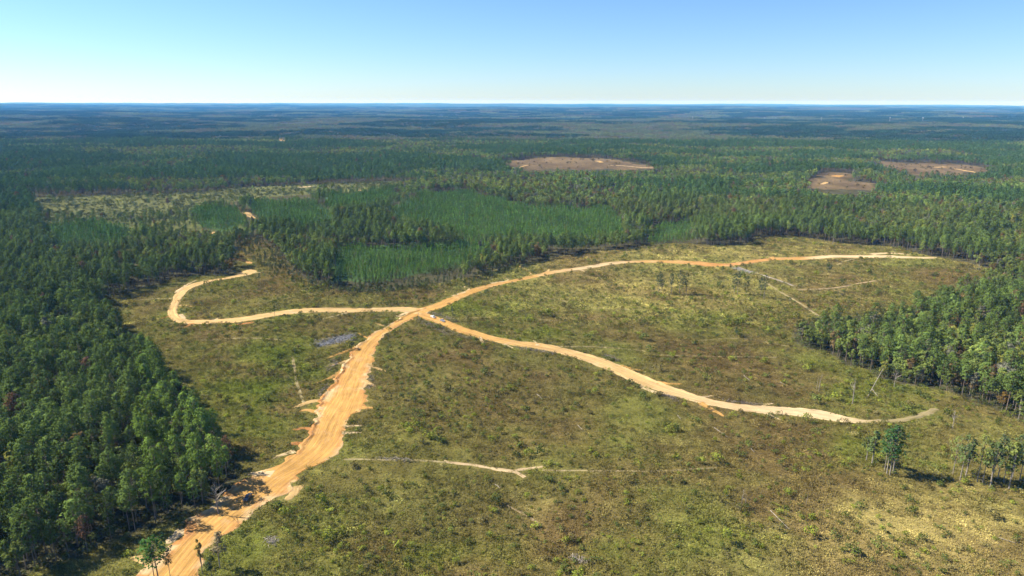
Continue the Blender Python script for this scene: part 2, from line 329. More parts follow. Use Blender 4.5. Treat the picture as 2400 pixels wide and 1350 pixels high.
# ------------------------------------------------------------------ roads
ORANGE = np.array([.385, .222, .070]); CREAM = np.array([.43, .325, .185]); REDD = np.array([.32, .15, .055]); SAND = np.array([.39, .265, .115]); FAINT = np.array([.235, .195, .10])
def resample(P, n):
    P = np.asarray(P, float); d = np.concatenate([[0], np.cumsum(np.linalg.norm(np.diff(P[:, :2], axis=0), axis=1))])
    t = np.linspace(0, d[-1], n); return np.stack([np.interp(t, d, P[:, k]) for k in range(P.shape[1])], 1), d[-1]
def smooth(P, it=2):
    P = np.asarray(P, float)
    for _ in range(it):
        Q = [P[0]]
        for a, b in zip(P[:-1], P[1:]): Q += [.75 * a + .25 * b, .25 * a + .75 * b]
        Q.append(P[-1]); P = np.array(Q)
    return P
class Sheet:
    """a sheet of bare soil laid over the ground, its rim tucked under it"""
    def __init__(s): s.V = []; s.F = []; s.C = []; s.T = []; s.n = 0
    def ribbon(s, L, Rr, colf, lift=.14, jit=1.0, nu=14, seed=0, rim=True, berm=0.):
        W_ = at(np.array(L)[:, 0], np.array(L)[:, 1]); E = at(np.array(Rr)[:, 0], np.array(Rr)[:, 1])
        LR = smooth(np.concatenate([W_[:, :2], E[:, :2]], 1), 2)
        mid = (LR[:, :2] + LR[:, 2:]) / 2
        d = np.concatenate([[0], np.cumsum(np.linalg.norm(np.diff(mid, axis=0), axis=1))]); ln = d[-1]
        n = max(4, int(ln / 1.6)); t = np.linspace(0, ln, n)
        LR = np.stack([np.interp(t, d, LR[:, k]) for k in range(4)], 1)
        a = LR[:, :2]; b = LR[:, 2:]; w = np.linalg.norm(b - a, axis=1); dr = (b - a) / (w[:, None] + 1e-6)
        ker = np.hanning(41); ker /= ker.sum(); sm = lambda q: np.convolve(np.pad(q, 20, mode='edge'), ker, 'valid')
        ctr = np.stack([sm((a[:, k] + b[:, k]) / 2) for k in (0, 1)], 1) if n > 60 else (a + b) / 2
        j = np.minimum(jit, .22 * w)
        a = a + dr * (j * fbm(t / 4.0, t * 0 + seed, 91, 3))[:, None]; b = b + dr * (j * fbm(t / 4.0, t * 0 + seed + 9, 92, 3))[:, None]
        u = np.linspace(0, 1, nu)
        G = a[:, None] * (1 - u)[None, :, None] + b[:, None] * u[None, :, None]
        z = Hgt(G[..., 0], G[..., 1]); edge = np.minimum(u, 1 - u)
        z = z + np.where(edge < .001, -.25 if rim else .03, lift)[None]
        if berm:
            e0 = edge[None] * w[:, None]; bn = (u < .5)[None] * np.clip(.35 + 1.1 * fbm(G[..., 0] / 9, G[..., 1] / 9, 93, 3), 0, 1.3)
            z = z + berm * bn * np.exp(-((e0 - 1.6) / 1.0) ** 2) + .12 * fbm(wid_ := w[:, None] * u[None] / 1.6, t[:, None] / 30 + 0 * wid_, 94, 2)
        wid = ((G - ctr[:, None]) * dr[:, None]).sum(-1)
        P = np.stack([G[..., 0], G[..., 1], z], -1).reshape(-1, 3)
        px, py, _ = project(P)
        C = colf(u[None].repeat(n, 0).reshape(-1), (t / max(ln, 1))[:, None].repeat(nu, 1).reshape(-1), P, px, py)
        T = np.stack([wid, t[:, None].repeat(nu, 1), np.zeros_like(wid) + seed], -1).reshape(-1, 3)
        i = (np.arange(n - 1)[:, None] * nu + np.arange(nu - 1)[None]).reshape(-1) + s.n
        Fq = np.stack([i, i + 1, i + nu + 1, i + nu], 1)
        # face up
        q = P[Fq[0] - s.n]; nz = np.cross(q[1] - q[0], q[2] - q[0])[2]
        if nz < 0: Fq = Fq[:, ::-1]
        s.V.append(P); s.F.append(Fq); s.C.append(C); s.T.append(T); s.n += len(P)
        px, py, _ = project(np.concatenate([np.c_[a, Hgt(a[:, 0], a[:, 1])], np.c_[b, Hgt(b[:, 0], b[:, 1])][::-1]]))
        tm = np.zeros_like(roadmask); fill(tm, np.stack([px, py], 1), 1); mv = getattr(s, 'mv', 1); roadmask[(tm == 1) & (roadmask != 1)] = mv
    def track(s, line, width, colf, **k):
        s.mv = k.pop('mv', 1)
        P = smooth(at(np.array([p[0] for p in line]), np.array([p[1] for p in line])), 2)
        tg = np.gradient(P[:, :2], axis=0); tg /= np.linalg.norm(tg, axis=1, keepdims=True) + 1e-9
        nn = np.stack([-tg[:, 1], tg[:, 0]], 1); w = np.full(len(P), width / 2.); 
        if k.pop("taper", True): w = w * np.interp(np.linspace(0, 1, len(P)), [0, .35, .8, 1], [1.5, 1.0, .7, .25])
        A = P[:, :2] + nn * w[:, None]; B = P[:, :2] - nn * w[:, None]
        pa = project(np.c_[A, Hgt(A[:, 0], A[:, 1])]); pb = project(np.c_[B, Hgt(B[:, 0], B[:, 1])])
        s.ribbon(np.stack(pa[:2], 1), np.stack(pb[:2], 1), colf, nu=7, jit=k.pop("jit", width * .35), **k)
    def build(s, name, label, cat):
        me = bpy.data.meshes.new(name); V = np.concatenate(s.V); Fq = np.concatenate(s.F)
        me.from_pydata(V.tolist(), [], Fq.tolist()); me.polygons.foreach_set("use_smooth", [True] * len(Fq))
        q = me.attributes.new("soil", 'FLOAT_COLOR', 'POINT'); C = np.concatenate(s.C)
        q.data.foreach_set("color", np.c_[np.clip(C, .02, .9), np.ones(len(C))].reshape(-1).astype(np.float32))
        q = me.attributes.new("track", 'FLOAT_VECTOR', 'POINT'); q.data.foreach_set("vector", np.concatenate(s.T).reshape(-1).astype(np.float32))
        me.materials.append(M_ROAD); me.update()
        o = bpy.data.objects.new(name, me); COL.objects.link(o); return tag(o, label, cat, kind="structure")
def flat(c, v=.12):
    c = np.asarray(c)
    def f(u, t, P, px, py): return c[None] * (1 + v * fbm(P[:, 0] / 7, P[:, 1] / 7, 101, 3)[:, None])
    return f
def main_col(u, t, P, px, py):
    e = np.minimum(u, 1 - u)
    n = fbm(P[:, 0] / 9, P[:, 1] / 9, 103, 4); n2 = fbm(P[:, 0] / 22, P[:, 1] / 22, 104, 3)
    k = np.clip((.24 - e) / .2 + .9 * n2, 0, 1)[:, None]
    side = np.where((n > .05)[:, None], CREAM * 1.05, REDD * 1.1)
    rs = np.clip((u - .80) / .16 + 1.5 * n2 + .8 * n - .35, 0, 1)[:, None]
    k = np.maximum(k, rs); side = side * (1 - rs) + CREAM * 1.08 * rs
    redz = (np.exp(-((px - 705) / 45) ** 2 - ((py - 1025) / 40) ** 2))[:, None]
    side = side * (1 - redz) + REDD * redz
    c = ORANGE * (1 + .10 * n)[:, None]
    return c * (1 - .75 * k) + side * (.75 * k)
def lower_col(u, t, P, px, py):
    k = np.clip((px - 1090) / 260, 0, 1)[:, None]; k2 = np.clip((px - 1500) / 350, 0, 1)[:, None]
    e = np.minimum(u, 1 - u); n = fbm(P[:, 0] / 8, P[:, 1] / 8, 105, 3)
    c = ORANGE * (1 - k) + SAND * 1.04 * k; c = c * (1 - k2) + CREAM * 1.05 * k2
    q = np.clip((.16 - e) / .16 + .5 * n, 0, 1)[:, None] * k
    c = c * (1 - .6 * q) + CREAM * 1.02 * .6 * q
    end = np.clip((px - 1960) / 70, 0, 1)[:, None]
    return c * (1 - .5 * end) + FAINT * .5 * end
def loop_col(u, t, P, px, py):
    n = fbm(P[:, 0] / 9, P[:, 1] / 9, 106, 3)[:, None]; c = SAND * 1.05 * (1 - .3 * n) + ORANGE * (.3 * n)
    q = np.clip((.3 - np.minimum(u, 1 - u)) / .3, 0, 1)[:, None] * np.clip(.4 + n, 0, 1)
    return c * (1 - .5 * q) + CREAM * .5 * q
def upper_col(u, t, P, px, py):
    n = fbm(P[:, 0] / 10, P[:, 1] / 10, 107, 3)[:, None]
    k = (np.exp(-((px - 1390) / 90) ** 2) + np.clip((px - 1870) / 60, 0, 1))[:, None]; k = np.clip(k + .3 * n, 0, 1)
    rd = np.exp(-((px - 1720) / 110) ** 2)[:, None]
    c = ORANGE * (1 - .6 * rd) + REDD * 1.12 * .6 * rd
    return c * (1 - k) + CREAM * 1.08 * k
rows = [(742, 944, 978), (752, 926, 960), (764, 908, 934), (778, 880, 914), (790, 860, 900), (804, 845, 887), (820, 826, 878), (838, 814, 877), (852, 805, 874), (870, 797, 868), (890, 783, 864), (908, 770, 858), (926, 760, 859), (945, 742, 862), (960, 738, 850), (976, 740, 820), (990, 734, 815), (1008, 728, 806), (1024, 722, 808), (1044, 706, 804), (1060, 690, 796), (1075, 668, 775), (1090, 648, 744), (1104, 612, 716), (1120, 578, 696), (1136, 552, 690), (1156, 528, 682), (1170, 512, 642), (1182, 498, 613), (1196, 478, 598), (1208, 450, 588), (1222, 432, 574), (1238, 424, 552), (1250, 424, 536), (1262, 418, 522), (1276, 402, 500), (1290, 392, 482), (1310, 368, 474), (1330, 338, 476), (1352, 308, 478), (1400, 250, 462), (1470, 170, 430)]
S = Sheet()
S.ribbon([(996, 722), (975, 728)] + [(b, a) for a, b, c in rows], [(1010, 730), (992, 738)] + [(c, a) for a, b, c in rows], main_col, jit=2.6, nu=44, seed=1, berm=1.1)
for ln, w, c in (([(836, 812), (812, 824), (784, 832), (768, 840)], 3, ORANGE), ([(812, 846), (785, 855), (762, 860)], 3, SAND), ([(800, 870), (770, 888), (742, 898)], 3.6, ORANGE), ([(775, 938), (740, 938), (712, 946), (688, 956)], 6, SAND), ([(748, 966), (715, 960), (702, 965)], 5, ORANGE),
                 ([(734, 1006), (705, 1004), (686, 1008)], 4, REDD), ([(718, 1040), (690, 1038), (674, 1042)], 4, REDD), ([(690, 1056), (660, 1066), (640, 1075)], 4, CREAM), ([(860, 852), (892, 866), (906, 871)], 3, SAND), ([(850, 888), (880, 906)], 4, SAND), ([(846, 955), (876, 957)], 4.5, ORANGE), ([(808, 999), (852, 997)], 2.6, CREAM), ([(802, 1015), (848, 1014)], 3, CREAM),
                 ([(868, 796), (850, 785), (838, 781)], 3, ORANGE), ([(900, 764), (884, 759), (880, 757)], 3, SAND), ([(640, 1110), (600, 1108), (580, 1113)], 5, CREAM), ([(430, 1240), (405, 1262), (390, 1275)], 5, CREAM), ([(360, 1320), (330, 1312), (306, 1308)], 6, SAND), ([(690, 1140), (690, 1160), (668, 1172)], 6, SAND), ([(930, 742), (952, 733), (960, 731)], 4, CREAM)):
    S.track(ln, w, flat(c), lift=.18, seed=len(S.V), mv=1 if w > 4.2 else 2)
S.build("dirt_road", "broad orange dirt road with rutted pale edges running up from the bottom left", "road")
S = Sheet()
S.ribbon([(1002, 724), (980, 721), (936, 719), (868, 721), (812, 722), (736, 722), (700, 723), (640, 732), (573, 743), (504, 749), (444, 750), (424, 745), (416, 734), (416, 722), (421, 710), (432, 690), (447, 676), (472, 667), (493, 661), (528, 655), (560, 650), (588, 644), (606, 636)],
         [(985, 738), (962, 734), (940, 731), (868, 730), (812, 734), (736, 732), (700, 735), (640, 742), (573, 755), (503, 759), (444, 760), (405, 754), (391, 740), (392, 726), (400, 713), (408, 690), (420, 678), (446, 665), (474, 659), (500, 655), (540, 649), (562, 638), (585, 630)], loop_col, nu=16, seed=31, berm=.5)
for ln, w, c in (([(412, 686), (436, 668), (462, 656)], 4, CREAM), ([(420, 716), (440, 716), (452, 719)], 3, SAND), ([(418, 738), (430, 744), (436, 747)], 5, CREAM), ([(500, 752), (512, 745)], 2.5, CREAM), ([(590, 640), (630, 637), (660, 636)], 3, FAINT * 1.2), ([(545, 607), (572, 610), (590, 618)], 7, ORANGE), ([(396, 742), (380, 746), (366, 750)], 3, REDD), ([(450, 758), (440, 765), (430, 768)], 4, REDD),
                 ([(600, 754), (560, 761), (535, 764)], 4, REDD), ([(812, 734), (780, 742), (752, 749)], 2.5, FAINT * 1.3), ([(404, 700), (360, 700), (318, 704)], 2.5, FAINT * 1.2), ([(575, 498), (590, 508), (603, 516)], 11, SAND), ([(492, 548), (506, 543)], 8, SAND)):
    S.track(ln, w, flat(c), lift=.18, seed=len(S.V) + 40, mv=1 if w > 4.2 else 2)
S.build("loop_road", "sandy road looping round the left side of the clearing", "road")
S = Sheet()
S.ribbon([(975, 724), (1000, 718), (1020, 711), (1056, 696), (1096, 680), (1120, 672), (1160, 663), (1188, 658), (1236, 648), (1284, 636), (1320, 631), (1356, 627), (1400, 618), (1440, 613), (1500, 610), (1560, 610), (1640, 612), (1680, 618), (1720, 617), (1760, 610), (1810, 604), (1880, 603), (1920, 599), (1968, 598), (2060, 598), (2140, 602), (2195, 603)],
         [(985, 738), (1005, 731), (1040, 722), (1078, 702), (1110, 688), (1130, 681), (1168, 669), (1196, 663), (1244, 653), (1292, 642), (1328, 636), (1366, 632), (1410, 624), (1446, 619), (1500, 615), (1560, 616), (1640, 622), (1680, 626), (1724, 623), (1764, 617), (1812, 609), (1885, 610), (1925, 606), (1972, 603), (2060, 605), (2140, 606), (2195, 606)], upper_col, nu=14, seed=71, berm=.5)
for ln, w, c in (([(1060, 694), (1094, 684), (1101, 677), (1090, 672), (1079, 671)], 3, CREAM), ([(1150, 664), (1184, 660), (1193, 655), (1185, 652), (1178, 651)], 3, CREAM), ([(1230, 650), (1246, 645), (1244, 640), (1224, 627), (1212, 620)], 3, SAND), ([(1280, 638), (1286, 634), (1287, 631)], 3, SAND), ([(1350, 630), (1366, 634), (1377, 639)], 4, CREAM), ([(1640, 621), (1680, 629), (1722, 632)], 4, REDD), ([(2040, 596), (2080, 593), (2110, 594), (2132, 598)], 9, CREAM), ([(1806, 605), (1815, 602)], 5, ORANGE)):
    S.track(ln, w, flat(c), lift=.18, seed=len(S.V) + 80, mv=1 if w > 4.2 else 2)
S.build("ridge_road", "orange and cream road climbing from the junction to the forest on the right", "road")
S = Sheet()
S.ribbon([(985, 728), (1002, 735), (1025, 742), (1050, 752), (1080, 764), (1110, 774), (1172, 792), (1220, 800), (1250, 802), (1300, 811), (1340, 820), (1380, 830), (1420, 842), (1460, 858), (1500, 875), (1540, 892), (1570, 905), (1600, 913), (1640, 930), (1690, 940), (1740, 948), (1790, 952), (1840, 954), (1900, 958), (1950, 967), (1990, 978), (2030, 985), (2070, 984)],
         [(975, 736), (990, 748), (1010, 754), (1035, 762), (1062, 776), (1098, 787), (1160, 802), (1205, 811), (1240, 815), (1285, 823), (1325, 833), (1365, 845), (1402, 859), (1440, 876), (1480, 894), (1512, 908), (1545, 918), (1585, 931), (1632, 943), (1680, 954), (1735, 963), (1790, 969), (1845, 973), (1900, 979), (1945, 988), (1990, 991), (2030, 992), (2070, 989)], lower_col, nu=22, seed=111, berm=.7)
for ln, w, c in (([(1640, 944), (1665, 957), (1697, 976)], 4.5, ORANGE), ([(1124, 790), (1134, 807)], 2.5, CREAM), ([(1180, 806), (1203, 816)], 3, CREAM), ([(1262, 810), (1256, 802), (1250, 797)], 3, CREAM), ([(1455, 857), (1480, 865), (1509, 869)], 4, ORANGE), ([(1540, 896), (1570, 900), (1599, 900)], 4, ORANGE), ([(1630, 930), (1650, 930), (1674, 928)], 3, CREAM), ([(1780, 956), (1796, 948), (1812, 946)], 3, CREAM), ([(1790, 967), (1812, 975), (1830, 985)], 2.2, CREAM), ([(1500, 905), (1530, 918), (1570, 928)], 4, CREAM)):
    S.track(ln, w, flat(c), lift=.18, seed=len(S.V) + 120, mv=1 if w > 4.2 else 2)
S.build("haul_road", "dirt road paling from orange to cream towards the lower right", "road")
S = Sheet(); tracks = (([(685, 835), (690, 860), (697, 905), (712, 945)], 2.2, FAINT * 1.12), ([(1040, 1082), (1100, 1088), (1170, 1100), (1210, 1106), (1230, 1119)], 3.2, CREAM * .9), ([(1200, 1104), (1235, 1098), (1272, 1094)], 2.5, CREAM * .85), ([(805, 1076), (880, 1078), (960, 1078), (1045, 1083)], 2.0, FAINT), ([(1270, 1102), (1400, 1104), (1560, 1106), (1680, 1096)], 1.6, FAINT * .95),
          ([(2060, 987), (2110, 986), (2160, 974), (2195, 958)], 5, FAINT * .92), ([(1724, 624), (1760, 637), (1800, 648), (1865, 672)], 3.4, np.array([.25, .22, .175])), ([(1798, 664), (1830, 685), (1875, 710), (1910, 735), (1945, 762)], 2.6, FAINT), ([(1865, 680), (1920, 678), (1970, 673), (2010, 665), (2052, 658)], 3, CREAM * .7), ([(1958, 622), (1980, 612), (2005, 606)], 3.5, FAINT * 1.3),
          ([(1300, 812), (1390, 812), (1470, 818), (1512, 823)], 2.4, FAINT * 1.15), ([(1188, 1184), (1220, 1200), (1268, 1229)], 1.6, CREAM * .7), ([(1262, 694), (1330, 706), (1390, 720)], 1.8, FAINT), ([(1105, 745), (1200, 742), (1300, 752)], 1.8, FAINT), ([(1390, 720), (1450, 726), (1540, 724)], 2, FAINT), ([(1545, 832), (1680, 835), (1820, 838)], 2, FAINT), ([(470, 797), (560, 792), (660, 797)], 2, FAINT), ([(1620, 800), (1740, 790), (1850, 812)], 1.8, FAINT), ([(1215, 394), (1230, 388), (1240, 387)], 8, SAND), ([(1400, 377), (1410, 381)], 16, SAND), ([(1425, 387), (1500, 393), (1530, 393)], 8, CREAM), ([(1955, 414), (1970, 411)], 26, ORANGE), ([(1925, 432), (1938, 427)], 12, SAND), ([(2180, 391), (2215, 391)], 18, SAND), ([(2230, 395), (2260, 400), (2288, 404)], 9, SAND), ([(700, 439), (730, 437)], 14, CREAM), ([(840, 446), (855, 446)], 12, SAND), ([(440, 297), (525, 297)], 60, REDD), ([(648, 326), (664, 332)], 22, SAND))
for k, (ln, w, c) in enumerate(tracks): S.track(ln, w, flat(c, .2), lift=.22 if 5 <= k <= 9 else .12, seed=200 + k, taper=False, jit=w * .42, mv=1 if k in (1, 2, 5, 6, 7, 8) else 2)
S.build("skid_tracks", "faint sandy tracks and bare patches across the clearings", "track")
for p in ([(742, 813), (770, 798), (800, 788), (829, 784), (826, 800), (790, 810), (765, 816)], [(1718, 626), (1740, 630), (1764, 638), (1760, 644), (1735, 638)]): fill(roadmask, p, 1)
# ------------------------------------------------------------------ plant shapes (unit: metres)
def sph(rng, n, up=0.):
    v = rng.normal(size=(n, 3)); v /= np.linalg.norm(v, axis=1, keepdims=True)
    if up: v[:, 2] = np.where((v[:, 2] < 0) & (rng.random(n) < up), -v[:, 2], v[:, 2])
    return v
def pine(seed, H=24., det=1.0, base=.5, rmax=3.4, full=1.0):
    rng = np.random.default_rng(seed); T = Mesh(); Cn = Mesh()
    bx, by = rng.normal(size=2) * .45
    ax = lambda u: np.array([bx * u * u, by * u * u, H * u])
    us = [0, .3, .6, .96]
    T.tube([ax(u) for u in us], [.26, .2, .14, .03], 0, 5 if det > .5 else 3)
    nw = int(22 * (det ** .5)); per = 4 if det > .5 else 3; nc = 7 if det > .5 else 3; sz = (.75, 1.3) if det > .5 else (1.5, 2.4)
    for k in range(nw):
        u = (k + rng.random()) / nw; hu = base + (1 - base) * u
        Rr = rmax * (.25 + .95 * math.sin(math.pi * min(1, .2 + .72 * u)) ** .8) * (.62 if u > .9 else 1)
        for b in range(per):
            if rng.random() > full: continue
            a = rng.random() * 6.283; L = Rr * rng.uniform(.55, 1.08); d = np.array([math.cos(a), math.sin(a), rng.uniform(.05, .45)])
            o = ax(hu); tip = o + d * L
            if det > .5 and rng.random() < .5: T.tube([o, tip], [.05, .015], 0, 3)
            n = nc + rng.integers(-1, 3)
            t = rng.uniform(.45, 1.08, n)[:, None]
            C = o + (tip - o) * t + rng.normal(size=(n, 3)) * (.42 if det > .5 else .6)
            Nn = (C - ax(hu) + [0, 0, .8]) / (L + .1) + rng.normal(size=(n, 3)) * .4 + [0, 0, .35]
            Cn.cards(C, Nn, rng.uniform(*sz, n), 1, .75, rng)
    if det > .5:
        for k in range(5):
            a = rng.random() * 6.283; o = ax(base * rng.uniform(.6, 1)); T.tube([o, o + np.array([math.cos(a), math.sin(a), .15]) * rng.uniform(.6, 1.8)], [.04, .01], 0, 3)
    return T, Cn
def hardwood(seed, H=18., det=1.0, rx=4.2, dens=1.0, low=.34, limbs=True):
    rng = np.random.default_rng(seed); T = Mesh(); Cn = Mesh()
    T.tube([(0, 0, 0), (rng.normal() * .2, rng.normal() * .2, H * .3), (rng.normal() * .4, rng.normal() * .4, H * .62)], [.26, .2, .1], 0, 5 if det > .5 else 3)
    nb = int(rng.integers(13, 18)); cz = H * (low + 1) / 2; rz = H * (1 - low) / 2
    for k in range(nb):
        v = sph(rng, 1)[0] * rng.uniform(.35, .82); c = np.array([v[0] * rx, v[1] * rx, cz + v[2] * rz])
        r = rng.uniform(.28, .46) * rx * (1 - .25 * max(0, v[2]))
        if det > .5 and limbs: T.tube([(0, 0, H * rng.uniform(.25, .5)), c * [.5, .5, 1] - [0, 0, r], c], [.1, .06, .02], 0, 3)
        n = int((42 if det > .5 else 8) * dens)
        s = sph(rng, n, .6); C = c + s * r * rng.uniform(.75, 1.08, (n, 1))
        Nn = s + rng.normal(size=(n, 3)) * .35 + [0, 0, .3]
        Cn.cards(C, Nn, rng.uniform(.8, 1.35, n) if det > .5 else rng.uniform(1.9, 2.9, n), 1, .8, rng)
    return T, Cn
def young(seed, H=7., det=1.0):
    rng = np.random.default_rng(seed); T = Mesh(); Cn = Mesh()
    T.tube([(0, 0, 0), (0, 0, H * .95)], [.09, .02], 0, 3)
    n = int(110 * det); u = rng.random(n) ** .75; a = rng.random(n) * 6.283
    r = 1.75 * (1 - u) ** .8 * rng.uniform(.5, 1.1, n) + .12
    C = np.stack([np.cos(a) * r, np.sin(a) * r, .4 + u * (H - .3)], 1)
    Nn = np.stack([np.cos(a), np.sin(a), np.full(n, .7)], 1) + rng.normal(size=(n, 3)) * .4
    Cn.cards(C, Nn, rng.uniform(.5, .95, n) / (det ** .5), 1, .6, rng)
    return T, Cn
def bush(seed, n=90, r=1.3, h=1.5):
    rng = np.random.default_rng(seed); T = Mesh(); Cn = Mesh()
    for k in range(4):
        c = np.array([*rng.normal(size=2) * r * .45, h * rng.uniform(.3, .6)]); q = n // 4
        s = sph(rng, q, .7); C = c + s * [r * .62, r * .62, h * .45] * rng.uniform(.7, 1.1, (q, 1))
        C[:, 2] = np.maximum(C[:, 2], .05)
        Cn.cards(C, s + rng.normal(size=(q, 3)) * .5 + [0, 0, .25], rng.uniform(.3, .62, q), 0, .8, rng)
    return Cn
def weeds(seed, n=130, half=2.2, hi=1.15, sz=(.3, .62)):
    rng = np.random.default_rng(seed); Cn = Mesh()
    xy = rng.uniform(-half, half, (n, 2)); k = rng.integers(0, 9, n); cl = rng.uniform(-half, half, (9, 2))
    xy = np.where(rng.random((n, 1)) < .55, cl[k] + rng.normal(size=(n, 2)) * .35 * half / 2.2, xy)
    z = rng.random(n) ** 1.4 * hi * (.5 + .5 * np.clip(1.2 - np.linalg.norm(xy, axis=1) / half * .5, 0, 1)) + .05
    a = rng.random(n) * 6.283
    Nn = np.stack([np.cos(a), np.sin(a), rng.uniform(.1, 1.1, n)], 1)
    Cn.cards(np.c_[xy, z], Nn, rng.uniform(*sz, n), 0, 1.0, rng)
    return Cn
def merged(T, Cn):
    q = Mesh()
    for s in (T, Cn):
        if s is None or not s.v: continue
        q.v += s.v; q.f += [tuple(i + q.n for i in f) for f in s.f]; q.m += s.m; q.n += s.n
    return q
def proto_col(name, meshes):
    c = bpy.data.collections.new(name)
    for k, me in enumerate(meshes):
        o = bpy.data.objects.new("%s_%02d" % (name, k), me); c.objects.link(o)
    return c
PINES = [pine(100 + k, 24, 1, (.48, .52, .42, .55, .38)[k], (4.0, 3.6, 4.3, 3.3, 3.9)[k]) for k in range(5)]
HARDS = [hardwood(200 + k, 18, 1, (4.8, 4.2, 5.4, 3.7, 5.0, 4.4)[k], 1, (.16, .22, .13, .34, .1, .2)[k]) for k in range(6)]
YOUNG = [young(300 + k, 7 + .4 * k, 1) for k in range(4)]
PINE_ME = [(T.mesh("trunk", [M_BARK]), Cn.mesh("crown", [M_NEEDLE, M_NEEDLE])) for T, Cn in PINES]
HARD_ME = [(T.mesh("trunk", [M_PALE if k == 3 else M_BARK]), Cn.mesh("crown", [M_LEAF, M_LEAF])) for k, (T, Cn) in enumerate(HARDS)]
YOUNG_ME = [(T.mesh("trunk", [M_BARK]), Cn.mesh("crown", [M_NEEDLE, M_NEEDLE])) for T, Cn in YOUNG]
PINE_ALL = proto_col("pine_shapes", [merged(*q).mesh("pine", [M_BARK, M_NEEDLE]) for q in PINES])
HARD_ALL = proto_col("hardwood_shapes", [merged(*q).mesh("hardwood", [M_BARK, M_LEAF]) for q in HARDS])
YOUNG_ALL = proto_col("young_pine_shapes", [merged(*young(320 + k, 7 + .4 * k, .45)).mesh("young_pine", [M_BARK, M_NEEDLE]) for k in range(4)])
PINE_LO = [pine(400 + k, 24, .3, (.48, .45, .4)[k], 4.2) for k in range(3)]
HARD_LO = [hardwood(420 + k, 18, .3, (4.8, 5.4, 4.3)[k], 1, .3) for k in range(3)]
PINE_LOC = proto_col("pine_shapes_far", [merged(*q).mesh("pine_far", [M_BARK, M_NEEDLE]) for q in PINE_LO])
HARD_LOC = proto_col("hardwood_shapes_far", [merged(*q).mesh("hardwood_far", [M_BARK, M_LEAF]) for q in HARD_LO])
BUSH_ME = [bush(500 + k, 90 + 10 * k, 1.2 + .1 * k, 1.3 + .25 * k).mesh("bush", [M_LEAF]) for k in range(5)]
BUSH_C = proto_col("bush_shapes", BUSH_ME)
WEED_C = proto_col("weed_shapes", [weeds(520 + k).mesh("weed", [M_GRASS]) for k in range(5)])
WEED_FAR = proto_col("weed_shapes_far", [weeds(540 + k, 110, 4.5, 1.5, (.6, 1.2)).mesh("weed_far", [M_GRASS]) for k in range(4)])

def scatter(name, label, cat, pts, rz, sc, tint, idx, coll):
    n = len(pts)
    me = bpy.data.meshes.new(name); me.vertices.add(n); me.vertices.foreach_set("co", np.asarray(pts, np.float32).reshape(-1))
    sc = np.asarray(sc, np.float32)
    if sc.ndim == 1: sc = np.repeat(sc[:, None], 3, 1)
    for nm, ty, key, arr in (("rot", 'FLOAT_VECTOR', "vector", np.c_[np.zeros(n), np.zeros(n), rz]), ("size", 'FLOAT_VECTOR', "vector", sc), ("tint", 'FLOAT_COLOR', "color", np.c_[np.clip(tint, .004, 1), np.ones(n)]), ("pick", 'INT', "value", np.asarray(idx, np.int32))):
        q = me.attributes.new(nm, ty, 'POINT'); q.data.foreach_set(key, np.asarray(arr, np.int32 if ty == 'INT' else np.float32).reshape(-1))
    me.update()
    o = bpy.data.objects.new(name, me); COL.objects.link(o)
    ng = bpy.data.node_groups.new(name, 'GeometryNodeTree')
    ng.interface.new_socket("Geometry", in_out='INPUT', socket_type='NodeSocketGeometry'); ng.interface.new_socket("Geometry", in_out='OUTPUT', socket_type='NodeSocketGeometry')
    gi = ng.nodes.new('NodeGroupInput'); go = ng.nodes.new('NodeGroupOutput'); ip = ng.nodes.new('GeometryNodeInstanceOnPoints')
    ci = ng.nodes.new('GeometryNodeCollectionInfo'); ci.inputs[0].default_value = coll; ci.inputs[1].default_value = True; ci.inputs[2].default_value = True
    mp = ng.nodes.new('GeometryNodeMeshToPoints')
    def attr(nm, ty):
        a = ng.nodes.new('GeometryNodeInputNamedAttribute'); a.data_type = ty; a.inputs[0].default_value = nm; return [s for s in a.outputs if s.enabled][0]
    L = ng.links.new
    L(gi.outputs[0], mp.inputs[0]); L(mp.outputs[0], ip.inputs['Points']); L(ci.outputs[0], ip.inputs['Instance']); ip.inputs['Pick Instance'].default_value = True
    L(attr("pick", 'INT'), ip.inputs['Instance Index']); L(attr("rot", 'FLOAT_VECTOR'), ip.inputs['Rotation']); L(attr("size", 'FLOAT_VECTOR'), ip.inputs['Scale'])
    L(ip.outputs[0], go.inputs[0])
    md = o.modifiers.new("scatter", 'NODES'); md.node_group = ng
    return tag(o, label, cat, kind="stuff")

